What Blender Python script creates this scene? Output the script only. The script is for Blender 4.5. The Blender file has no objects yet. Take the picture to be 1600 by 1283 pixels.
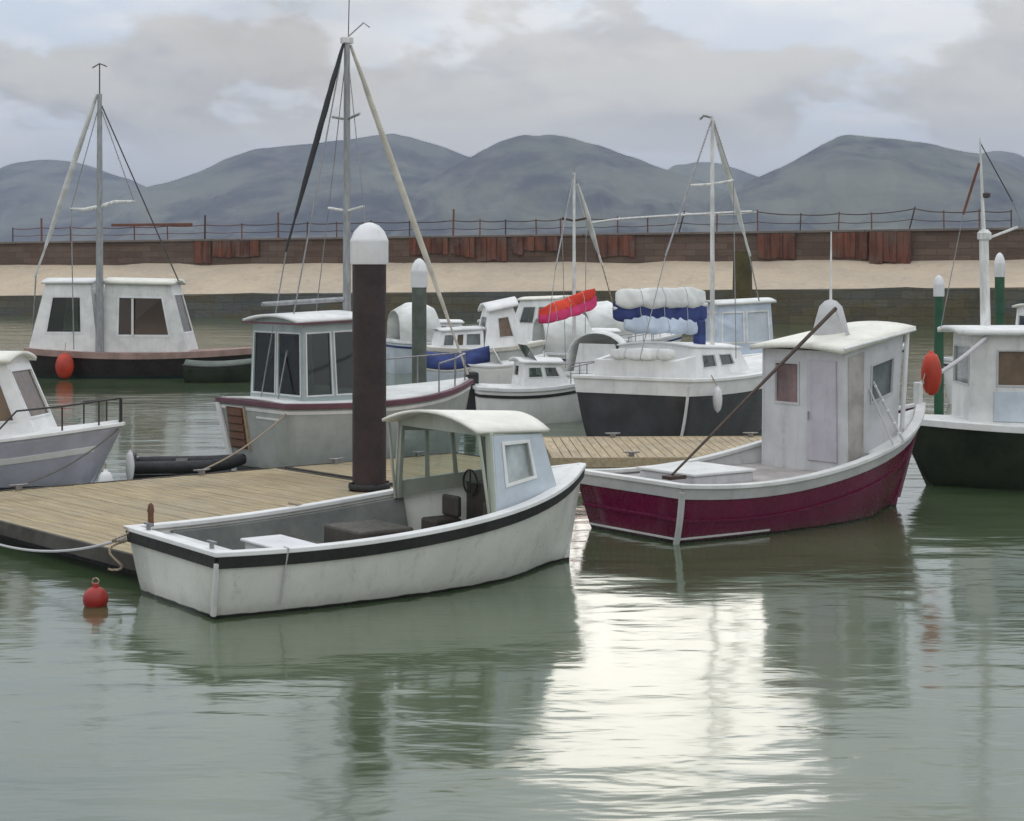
import bpy, math, random
from mathutils import Vector, noise as mnoise
random.seed(7)
R = math.radians
scene = bpy.context.scene
COL = scene.collection

# ------------------------------------------------------------------ camera
EYE = 3.6            # eye height over the water
FPX = 2800.0         # focal length in photo pixels (1600 wide)
HZ = 420.0           # row of the horizon
cam_d = bpy.data.cameras.new('camera'); cam = bpy.data.objects.new('camera', cam_d); COL.objects.link(cam)
cam.location = (0, 0, EYE); cam.rotation_euler = (R(90), 0, 0)
cam_d.sensor_width = 36.0; cam_d.lens = FPX / 1600 * 36
cam_d.shift_y = -(1283 / 2 - HZ) / 1600
cam_d.clip_start = 0.1; cam_d.clip_end = 30000
scene.camera = cam

# ------------------------------------------------------------------ sky, sun, exposure
SUN_EL, SUN_AZ = R(11.2), R(4.9)       # azimuth to the right of +Y
w = bpy.data.worlds.new('World'); scene.world = w; w.use_nodes = True
nt = w.node_tree; nt.nodes.clear()
def N(t, **k):
    n = nt.nodes.new(t)
    for a, b in k.items(): setattr(n, a, b)
    return n
def LK(a, b): nt.links.new(a, b)
def MATH(op, a, b=None, c=None, clamp=False):
    n = N('ShaderNodeMath', operation=op, use_clamp=clamp)
    for i, v in enumerate((a, b, c)):
        if v is None: continue
        if isinstance(v, (int, float)): n.inputs[i].default_value = v
        else: LK(v, n.inputs[i])
    return n.outputs[0]
def MIXC(f, a, b):
    n = N('ShaderNodeMix', data_type='RGBA')
    if isinstance(f, (int, float)): n.inputs[0].default_value = f
    else: LK(f, n.inputs[0])
    for i, v in ((6, a), (7, b)):
        if isinstance(v, tuple): n.inputs[i].default_value = (*v, 1)
        else: LK(v, n.inputs[i])
    return n.outputs[2]
def RAMP(v, lo, hi):
    n = N('ShaderNodeMapRange', interpolation_type='SMOOTHSTEP'); LK(v, n.inputs[0])
    n.inputs[1].default_value = lo; n.inputs[2].default_value = hi
    return n.outputs[0]
sky = N('ShaderNodeTexSky', sky_type='NISHITA', sun_disc=False, sun_elevation=SUN_EL, sun_rotation=SUN_AZ)
sky.air_density = 1.0; sky.dust_density = 0.6
tc = N('ShaderNodeTexCoord'); sp = N('ShaderNodeSeparateXYZ'); LK(tc.outputs['Generated'], sp.inputs[0])
def NOISE(vec, scale, detail, rough, dist=0.0):
    n = N('ShaderNodeTexNoise'); n.inputs['Scale'].default_value = scale; n.inputs['Detail'].default_value = detail
    n.inputs['Roughness'].default_value = rough; n.inputs['Distortion'].default_value = dist; LK(vec, n.inputs['Vector']); return n.outputs[0]
def MAPV(sc, loc):
    n = N('ShaderNodeMapping'); n.inputs['Scale'].default_value = sc; n.inputs['Location'].default_value = loc; LK(tc.outputs['Generated'], n.inputs[0]); return n.outputs[0]
pA = MAPV((1, 1, 2.1), (0.33, 0.10, 0.42)); pB = MAPV((1, 1, 2.1), (0.33, 0.10, 0.47))
n1 = NOISE(pA, 5.2, 9, 0.53, 0.15); n1b = NOISE(pB, 5.2, 9, 0.53, 0.15)
n2 = NOISE(MAPV((1, 1, 3.2), (2.1, 0.4, 0.2)), 9.0, 7, 0.58, 0.2)
n3 = NOISE(MAPV((1, 1, 2.4), (0.9, 1.7, 0.3)), 3.4, 5, 0.5)
# a bank of grey cumulus stands over the hills, broken cloud above it
bank = MATH('MULTIPLY', RAMP(sp.outputs[2], 0.052, 0.085), RAMP(sp.outputs[2], 0.175, 0.105))
body = RAMP(MATH('ADD', n1, MATH('MULTIPLY', bank, 0.10)), 0.492, 0.535)
gap = RAMP(n3, 0.50, 0.62)
lit = RAMP(MATH('SUBTRACT', n1, n1b), -0.03, 0.09)           # tops face the light
shade = MIXC(RAMP(n2, 0.36, 0.66), (0.350, 0.350, 0.355), (0.475, 0.470, 0.450))
shade = MIXC(MATH('MULTIPLY', lit, 0.55), shade, (0.60, 0.585, 0.52))
light = MIXC(RAMP(n2, 0.4, 0.62), (0.50, 0.56, 0.645), (0.66, 0.675, 0.69))
cloud = MIXC(body, light, shade)
# the veil thins to an even pale band over the hills
band = RAMP(sp.outputs[2], 0.090, 0.050)
cloud = MIXC(MATH('MULTIPLY', band, 0.85), cloud, (0.59, 0.60, 0.615))
# cloud near the hidden sun is brighter and a little warm
sd = Vector((math.sin(SUN_AZ) * math.cos(SUN_EL), math.cos(SUN_AZ) * math.cos(SUN_EL), math.sin(SUN_EL)))
vm = N('ShaderNodeVectorMath', operation='DOT_PRODUCT'); LK(tc.outputs['Generated'], vm.inputs[0]); vm.inputs[1].default_value = sd
glow = MATH('POWER', MATH('MAXIMUM', vm.outputs['Value'], 0.0), 60.0)
cloud = MIXC(MATH('MULTIPLY', glow, 0.22), cloud, (0.95, 0.92, 0.83))
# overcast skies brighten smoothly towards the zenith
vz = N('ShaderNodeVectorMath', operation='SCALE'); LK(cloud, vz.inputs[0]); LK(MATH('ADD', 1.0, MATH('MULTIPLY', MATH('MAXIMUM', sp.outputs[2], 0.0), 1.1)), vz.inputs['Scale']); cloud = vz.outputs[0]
b_sky = N('ShaderNodeBackground'); LK(sky.outputs[0], b_sky.inputs[0]); b_sky.inputs[1].default_value = 0.15
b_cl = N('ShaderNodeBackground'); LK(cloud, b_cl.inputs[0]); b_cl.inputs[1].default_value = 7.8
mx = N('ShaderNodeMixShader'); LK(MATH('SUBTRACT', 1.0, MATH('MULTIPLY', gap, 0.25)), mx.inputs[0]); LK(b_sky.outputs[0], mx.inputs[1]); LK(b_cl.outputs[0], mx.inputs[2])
out = N('ShaderNodeOutputWorld'); LK(mx.outputs[0], out.inputs[0])

sl = bpy.data.lights.new('sun', 'SUN'); sun = bpy.data.objects.new('sun', sl); COL.objects.link(sun)
sl.energy = 0.5; sl.angle = R(11); sl.color = (1.0, 0.95, 0.86)
sun.rotation_euler = (-sd).to_track_quat('-Z', 'Y').to_euler(); sun.location = (5, 0, 30)
vs = scene.view_settings; vs.view_transform = 'Standard'; vs.look = 'None'; vs.exposure = -2.58; vs.gamma = 1; vs.use_curve_mapping = False
scene.cycles.use_denoising = True; scene.cycles.max_bounces = 6; scene.cycles.volume_bounces = 0

# ------------------------------------------------------------------ materials
def hexc(h):
    h = h.lstrip('#'); c = [int(h[i:i + 2], 16) / 255 for i in (0, 2, 4)]
    return tuple(x / 12.92 if x <= 0.04045 else ((x + 0.055) / 1.055) ** 2.4 for x in c)
class Mat:
    """small node builder for one Principled material"""
    def __init__(s, name):
        s.m = bpy.data.materials.new(name); s.m.use_nodes = True; s.t = s.m.node_tree
        s.b = s.t.nodes['Principled BSDF']; s.tc = s.t.nodes.new('ShaderNodeTexCoord'); s.co = s.tc.outputs['Object']
    def n(s, t, **k):
        n = s.t.nodes.new(t)
        for a, b in k.items(): setattr(n, a, b)
        return n
    def lk(s, a, b): s.t.links.new(a, b)
    def mapping(s, sc, loc=(0, 0, 0)):
        n = s.n('ShaderNodeMapping'); n.inputs['Scale'].default_value = sc; n.inputs['Location'].default_value = loc; s.lk(s.co, n.inputs[0]); return n.outputs[0]
    def noise(s, vec, scale, detail=4, rough=0.55, dist=0.0):
        n = s.n('ShaderNodeTexNoise'); n.inputs['Scale'].default_value = scale; n.inputs['Detail'].default_value = detail
        n.inputs['Roughness'].default_value = rough; n.inputs['Distortion'].default_value = dist; s.lk(vec, n.inputs['Vector']); return n.outputs[0]
    def ramp(s, v, lo, hi, a=0.0, b=1.0):
        n = s.n('ShaderNodeMapRange', interpolation_type='SMOOTHSTEP'); s.lk(v, n.inputs[0])
        for i, x in enumerate((lo, hi, a, b)): n.inputs[i + 1].default_value = x
        return n.outputs[0]
    def mul(s, a, b):
        n = s.n('ShaderNodeMath', operation='MULTIPLY')
        for i, v in enumerate((a, b)):
            if isinstance(v, (int, float)): n.inputs[i].default_value = v
            else: s.lk(v, n.inputs[i])
        return n.outputs[0]
    def add(s, a, b):
        n = s.n('ShaderNodeMath', operation='ADD')
        for i, v in enumerate((a, b)):
            if isinstance(v, (int, float)): n.inputs[i].default_value = v
            else: s.lk(v, n.inputs[i])
        return n.outputs[0]
    def mix(s, f, a, b):
        n = s.n('ShaderNodeMix', data_type='RGBA')
        if isinstance(f, (int, float)): n.inputs[0].default_value = f
        else: s.lk(f, n.inputs[0])
        for i, v in ((6, a), (7, b)):
            if isinstance(v, tuple): n.inputs[i].default_value = (*v, 1)
            else: s.lk(v, n.inputs[i])
        return n.outputs[2]
    def col(s, c):
        if isinstance(c, tuple): s.b.inputs['Base Color'].default_value = (*c, 1)
        else: s.lk(c, s.b.inputs['Base Color'])
    def bump(s, h, strength, dist):
        n = s.n('ShaderNodeBump'); n.inputs['Strength'].default_value = strength; n.inputs['Distance'].default_value = dist
        s.lk(h, n.inputs['Height']); s.lk(n.outputs[0], s.b.inputs['Normal'])
def scl(c, f): return tuple(min(1, x * f) for x in c)
def mixt(a, b, f): return tuple(x * (1 - f) + y * f for x, y in zip(a, b))
M = {}
def paint(name, c, rough=0.45, var=0.18, streak=0.35, dirt=(0.10, 0.085, 0.06), boot=None, boot2=None, bumpd=0.004):
    """weathered marine paint: soft blotches, runs of dirt, faint relief; boot = (z, colour) below that height"""
    m = Mat(name)
    blot = m.noise(m.mapping((1.3, 1.3, 1.3), (3, 1, 7)), 1.6, 6, 0.6)
    c1 = m.mix(m.ramp(blot, 0.32, 0.68), scl(c, 1 - var), scl(c, 1 + var * 0.5))
    run = m.noise(m.mapping((7, 7, 0.55)), 1.0, 5, 0.65)
    fine = m.noise(m.mapping((1, 1, 1)), 14, 4, 0.7)
    f = m.mul(m.mul(m.ramp(run, 0.50, 0.78), m.ramp(fine, 0.3, 0.65)), streak)
    c2 = m.mix(f, c1, dirt)
    if boot or boot2:
        sep = m.n('ShaderNodeSeparateXYZ'); m.lk(m.co, sep.inputs[0])
        wz = m.add(sep.outputs[2], m.mul(m.noise(m.mapping((1, 1, 1)), 3.0, 3), 0.05))
        c2 = m.mix(m.mul(m.ramp(m.add(sep.outputs[2], m.mul(run, 0.28)), 0.32, 0.14), 0.38), c2, mixt(c, (0.10, 0.105, 0.06), 0.75))
        for b in (boot2, boot):
            if b: c2 = m.mix(m.ramp(wz, b[0] + 0.018, b[0] + 0.033), b[1], c2)
    m.col(c2); m.lk(m.ramp(fine, 0.2, 0.8, rough * 0.8, min(1, rough * 1.35)), m.b.inputs['Roughness'])
    m.bump(m.noise(m.mapping((1, 1, 1)), 9, 5, 0.6), 0.35, bumpd)
    M[name] = m.m; return m.m
def cloth(name, c, c2=None):
    m = Mat(name)
    a = m.noise(m.mapping((1.2, 1.2, 2)), 1.3, 3, 0.5, 0.4)
    m.col(m.mix(m.ramp(a, 0.3, 0.72), scl(c, 0.82), c2 or scl(c, 1.15)))
    m.b.inputs['Roughness'].default_value = 0.85
    m.bump(m.noise(m.mapping((2, 2, 4)), 1.6, 2, 0.5, 0.4), 0.3, 0.02); M[name] = m.m; return m.m
def metal(name, c, rough=0.35, metallic=0.7):
    m = Mat(name); a = m.noise(m.mapping((4, 4, 1)), 3, 4)
    m.col(m.mix(m.ramp(a, 0.3, 0.7), scl(c, 0.75), scl(c, 1.1))); m.b.inputs['Metallic'].default_value = metallic
    m.b.inputs['Roughness'].default_value = rough; M[name] = m.m; return m.m
def clear_glass(name, tint=(0.82, 0.87, 0.86)):
    m = Mat(name); t = m.t
    tr = m.n('ShaderNodeBsdfTransparent'); tr.inputs[0].default_value = (*tint, 1)
    gl = m.n('ShaderNodeBsdfGlossy'); gl.inputs['Roughness'].default_value = 0.04; gl.inputs[0].default_value = (1, 1, 1, 1)
    fr = m.n('ShaderNodeFresnel'); fr.inputs[0].default_value = 1.5
    mxs = m.n('ShaderNodeMixShader'); m.lk(fr.outputs[0], mxs.inputs[0]); m.lk(tr.outputs[0], mxs.inputs[1]); m.lk(gl.outputs[0], mxs.inputs[2])
    m.lk(mxs.outputs[0], t.nodes['Material Output'].inputs[0]); M[name] = m.m
def dark_glass(name, c):
    m = Mat(name); a = m.noise(m.mapping((1, 1, 0.7)), 1.7, 4, 0.6)
    m.col(m.mix(m.ramp(a, 0.35, 0.65), scl(c, 0.6), scl(c, 1.3))); m.b.inputs['Roughness'].default_value = 0.06
    m.b.inputs['IOR'].default_value = 1.5; M[name] = m.m
def wood(name, c, along='x', rough=0.75, grey=0.3):
    m = Mat(name); s = {'x': (0.6, 7, 7), 'y': (7, 0.6, 7), 'z': (7, 7, 0.6)}[along]
    oi = m.n('ShaderNodeObjectInfo')
    om = m.n('ShaderNodeVectorMath', operation='MULTIPLY_ADD'); m.lk(oi.outputs['Random'], om.inputs[0]); om.inputs[1].default_value = (37, 53, 71); m.lk(m.co, om.inputs[2]); obj_co = m.co; m.co = om.outputs[0]
    g = m.noise(m.mapping(s), 2.2, 6, 0.65, 0.5); m.co = m.n('ShaderNodeNewGeometry').outputs['Position']
    bl = m.noise(m.mapping((1, 1, 1)), 0.8, 6, 0.65, 0.4); wet = m.noise(m.mapping((1, 1, 1), (5, 9, 2)), 0.45, 5, 0.6, 0.5)
    c1 = m.mix(m.ramp(g, 0.3, 0.7), scl(c, 0.62), scl(c, 1.12))
    c2 = m.mix(m.mul(m.ramp(bl, 0.4, 0.7), grey), c1, (0.27, 0.26, 0.23))
    c2 = m.mix(m.mul(m.ramp(wet, 0.52, 0.66), 0.40), c2, scl(c, 0.38))
    c3 = m.mix(m.mul(oi.outputs['Random'], 0.35), c2, scl(c, 0.7))
    m.col(c3); m.b.inputs['Roughness'].default_value = rough; m.bump(g, 0.5, 0.006); M[name] = m.m

WHITE = (0.80, 0.80, 0.79)
paint('hull_cream', (0.74, 0.74, 0.69), rough=0.3, var=0.07, boot=(0.035, (0.022, 0.024, 0.022)), streak=0.45, dirt=(0.16, 0.12, 0.07))
paint('white_paint', WHITE, var=0.10, streak=0.25)
paint('cream_paint', (0.80, 0.785, 0.70), var=0.10, streak=0.25)
paint('dull_white', (0.68, 0.685, 0.67), var=0.14, streak=0.35)
paint('rub_black', (0.03, 0.03, 0.03), rough=0.7, var=0.3, streak=0.1)
paint('cabin_green', (0.40, 0.43, 0.36), var=0.15, streak=0.3)
paint('pale_blue', (0.53, 0.59, 0.65), var=0.12, streak=0.2)
paint('console_brown', (0.060, 0.052, 0.043), rough=0.6, var=0.3)
paint('cockpit_grey', (0.16, 0.17, 0.16), rough=0.7, var=0.25)
paint('hull_maroon', (0.135, 0.005, 0.042), rough=0.26, var=0.15, streak=0.35, dirt=(0.07, 0.02, 0.025), boot=(0.03, (0.018, 0.014, 0.015)))
paint('bulwark_grey', (0.50, 0.50, 0.50), var=0.15, streak=0.35)
paint('wheelhouse_grey', (0.56, 0.56, 0.575), var=0.14, streak=0.35)
paint('lavender', (0.49, 0.46, 0.51), var=0.12, streak=0.3)
paint('deck_brown', (0.40, 0.37, 0.35), rough=0.8, var=0.25)
paint('hull_grey', (0.40, 0.42, 0.40), var=0.15, streak=0.3, boot=(0.12, (0.08, 0.08, 0.075)))
paint('roof_grey', (0.36, 0.42, 0.42), var=0.12)
paint('trim_maroon', (0.13, 0.05, 0.07), rough=0.5)
paint('hull_lilac', (0.47, 0.47, 0.55), var=0.14, streak=0.25, boot=(0.16, (0.05, 0.05, 0.055)))
paint('hull_dark_yacht', (0.030, 0.022, 0.024), rough=0.3, var=0.3, streak=0.1, boot=(0.10, (0.02, 0.035, 0.032)))
paint('deck_pink', (0.33, 0.22, 0.19), rough=0.7, var=0.25)
paint('hull_charcoal', (0.050, 0.050, 0.056), rough=0.4, var=0.3, streak=0.15)
paint('hull_bottle', (0.022, 0.030, 0.017), rough=0.45, var=0.45, streak=0.4, dirt=(0.05, 0.03, 0.015))
paint('post_brown', (0.036, 0.021, 0.022), rough=0.55, var=0.35, streak=0.4, dirt=(0.012, 0.01, 0.01))
paint('post_green', (0.02, 0.09, 0.045), rough=0.5, var=0.3)
paint('post_greygreen', (0.10, 0.12, 0.10), rough=0.6, var=0.3)
paint('post_olive', (0.075, 0.060, 0.022), rough=0.8, var=0.35, streak=0.5)
paint('cap_white', (0.74, 0.74, 0.75), var=0.10, streak=0.25)
paint('red_float', (0.35, 0.020, 0.014), rough=0.4, var=0.25, streak=0.2)
paint('orange_float', (0.50, 0.045, 0.018), rough=0.45, var=0.25, streak=0.2)
paint('rubber_dark', (0.022, 0.022, 0.024), rough=0.6, var=0.3)
paint('brown_dark', (0.06, 0.035, 0.025), rough=0.6, var=0.3)
cloth('sail_white', (0.62, 0.62, 0.60)); cloth('sail_dark', (0.035, 0.036, 0.04)); cloth('sail_cream', (0.60, 0.57, 0.50))
cloth('cover_red', (0.62, 0.035, 0.020), (0.75, 0.07, 0.03)); cloth('cover_magenta', (0.55, 0.020, 0.12), (0.65, 0.05, 0.17))
cloth('cover_blue', (0.018, 0.032, 0.13), (0.04, 0.065, 0.22)); cloth('cover_pale', (0.55, 0.63, 0.75)); cloth('cover_white', (0.74, 0.75, 0.73))
metal('mast_grey', (0.34, 0.35, 0.36), 0.45, 0.3); metal('mast_white', (0.72, 0.72, 0.70), 0.45, 0.1); metal('mast_dark', (0.09, 0.09, 0.09), 0.5, 0.3)
metal('wire', (0.30, 0.30, 0.30), 0.4, 0.4); metal('wire_dark', (0.06, 0.05, 0.05), 0.5, 0.2); metal('rail_steel', (0.30, 0.29, 0.30), 0.3, 0.7)
metal('rail_dark', (0.05, 0.045, 0.045), 0.4, 0.4)
clear_glass('glass'); clear_glass('glass_tint', (0.60, 0.66, 0.63)); clear_glass('glass_amber', (0.62, 0.52, 0.42)); dark_glass('glass_dark', (0.035, 0.045, 0.042)); dark_glass('glass_brown', (0.13, 0.085, 0.05)); dark_glass('glass_grey', (0.13, 0.15, 0.15))
dark_glass('glass_pale', (0.42, 0.46, 0.46)); dark_glass('glass_red', (0.22, 0.15, 0.15))  # glass_pale: brightness of sky and water in the glass put into the base colour
wood('plank_tan', (0.44, 0.345, 0.20), 'y', grey=0.35); wood('plank_sand', (0.52, 0.41, 0.26), 'y', grey=0.3); wood('beam_dark', (0.05, 0.042, 0.034), 'x')
wood('door_brown', (0.15, 0.062, 0.030), 'x', 0.6, 0.1); wood('timber_rust', (0.20, 0.075, 0.045), 'z', grey=0.1)
m = Mat('rope'); g = m.n('ShaderNodeTexWave', wave_type='BANDS', bands_direction='DIAGONAL'); g.inputs['Scale'].default_value = 12; g.inputs['Distortion'].default_value = 1; m.lk(m.co, g.inputs[0])
m.col(m.mix(g.outputs[1], (0.26, 0.20, 0.14), (0.44, 0.36, 0.28))); m.b.inputs['Roughness'].default_value = 0.9; m.bump(g.outputs[1], 0.6, 0.01); M['rope'] = m.m
m = Mat('rope_pale'); g = m.noise(m.mapping((9, 9, 9)), 3, 3); m.col(m.mix(g, (0.42, 0.41, 0.43), (0.60, 0.59, 0.60))); m.b.inputs['Roughness'].default_value = 0.9; M['rope_pale'] = m.m
m = Mat('rope_dark'); g = m.noise(m.mapping((9, 9, 9)), 3, 3); m.col(m.mix(g, (0.07, 0.065, 0.06), (0.16, 0.14, 0.13))); m.b.inputs['Roughness'].default_value = 0.9; M['rope_dark'] = m.m

# murky harbour water: green-grey body, small wind ripples over a slow swell
m = Mat('water'); P = m.n('ShaderNodeNewGeometry').outputs['Position']; m.co = P
big = m.noise(m.mapping((0.18, 0.30, 1)), 1.0, 3, 0.5); mid = m.noise(m.mapping((0.9, 2.0, 1), (4, 2, 0)), 1.0, 3, 0.5, 0.3); fin = m.noise(m.mapping((3.5, 8.0, 1)), 1.0, 3, 0.55)
silt = m.noise(m.mapping((0.10, 0.16, 1), (9, 3, 0)), 1.0, 4, 0.6)
m.col(m.mix(m.ramp(silt, 0.35, 0.65), (0.050, 0.080, 0.036), (0.088, 0.116, 0.062)))
m.b.inputs['Roughness'].default_value = 0.10; m.b.inputs['IOR'].default_value = 1.9
calm = m.ramp(m.noise(m.mapping((0.22, 0.5, 1), (1, 7, 0)), 1.0, 3, 0.5), 0.4, 0.62, 0.15, 1.0)
hgt = m.add(m.mul(big, 0.55), m.add(m.mul(mid, 0.14), m.mul(m.mul(fin, calm), 0.013)))
m.bump(hgt, 1.0, 0.105); M['water'] = m.m

# breakwater stone
def stone(name, c, cb_, stain, blocks=None):
    m = Mat(name)
    a = m.noise(m.mapping((0.12, 0.12, 0.5)), 1.0, 6, 0.65, 0.5); b = m.noise(m.mapping((0.9, 0.9, 0.25)), 1.0, 5, 0.7); f = m.noise(m.mapping((1, 1, 3)), 2.0, 5, 0.7)
    c1 = m.mix(m.ramp(a, 0.35, 0.65), c, cb_); c2 = m.mix(m.mul(m.ramp(b, 0.5, 0.75), 0.55), c1, stain); c3 = m.mix(m.mul(m.ramp(f, 0.45, 0.75), 0.35), c2, scl(c, 1.5))
    if blocks:
        sx = m.n('ShaderNodeSeparateXYZ'); m.lk(m.co, sx.inputs[0]); cx = m.n('ShaderNodeCombineXYZ'); m.lk(sx.outputs[0], cx.inputs[0]); m.lk(sx.outputs[2], cx.inputs[1])
        bt = m.n('ShaderNodeTexBrick'); m.lk(cx.outputs[0], bt.inputs[0]); bt.inputs['Scale'].default_value = 1.0; bt.inputs['Brick Width'].default_value = blocks[0]; bt.inputs['Row Height'].default_value = blocks[1]; bt.inputs['Mortar Size'].default_value = 0.03; bt.inputs['Mortar Smooth'].default_value = 0.5
        bt.inputs['Color1'].default_value = (0.75, 0.75, 0.75, 1); bt.inputs['Color2'].default_value = (1.2, 1.2, 1.2, 1); bt.inputs['Mortar'].default_value = (0.5, 0.5, 0.5, 1)
        mm = m.n('ShaderNodeMix', data_type='RGBA', blend_type='MULTIPLY'); mm.inputs[0].default_value = 0.7; m.lk(c3, mm.inputs[6]); m.lk(bt.outputs[0], mm.inputs[7]); c3 = mm.outputs[2]
    m.col(c3); m.b.inputs['Roughness'].default_value = 0.9; m.bump(f, 0.7, 0.10); M[name] = m.m
stone('weed_stone', (0.085, 0.090, 0.085), (0.10, 0.080, 0.040), (0.035, 0.045, 0.030), (1.6, 0.55))
stone('sand_stone', (0.46, 0.385, 0.30), (0.55, 0.45, 0.33), (0.34, 0.27, 0.21))
stone('brown_stone', (0.105, 0.070, 0.052), (0.14, 0.100, 0.078), (0.13, 0.055, 0.035), (1.5, 0.45))
stone('cap_stone', (0.16, 0.14, 0.125), (0.20, 0.17, 0.15), (0.09, 0.07, 0.06))
stone('rust_steel', (0.115, 0.040, 0.025), (0.16, 0.062, 0.040), (0.07, 0.028, 0.02))
m = Mat('rust_steel'); r1 = m.noise(m.mapping((2.2, 2.2, 0.25)), 1.0, 6, 0.7, 0.3); r2 = m.noise(m.mapping((0.6, 0.6, 0.8)), 1.0, 5, 0.65)
m.col(m.mix(m.mul(m.ramp(r2, 0.45, 0.70), 0.75), m.mix(m.ramp(r1, 0.35, 0.68), (0.060, 0.026, 0.020), (0.21, 0.075, 0.042)), (0.13, 0.10, 0.085))); m.b.inputs['Roughness'].default_value = 0.9; m.bump(r1, 0.6, 0.06); M['rust_steel'] = m.m
m = Mat('hillside'); a = m.noise(m.mapping((0.0026, 0.0014, 0.006)), 1.0, 9, 0.66, 0.8); b = m.noise(m.mapping((0.012, 0.006, 0.02)), 1.0, 7, 0.65)
c1 = m.mix(m.ramp(a, 0.38, 0.62), (0.030, 0.034, 0.046), (0.150, 0.160, 0.120)); m.col(m.mix(m.mul(m.ramp(b, 0.45, 0.7), 0.5), c1, (0.21, 0.20, 0.17)))
m.b.inputs['Roughness'].default_value = 1.0; m.b.inputs['Specular IOR Level'].default_value = 0.1; M['hillside'] = m.m

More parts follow.
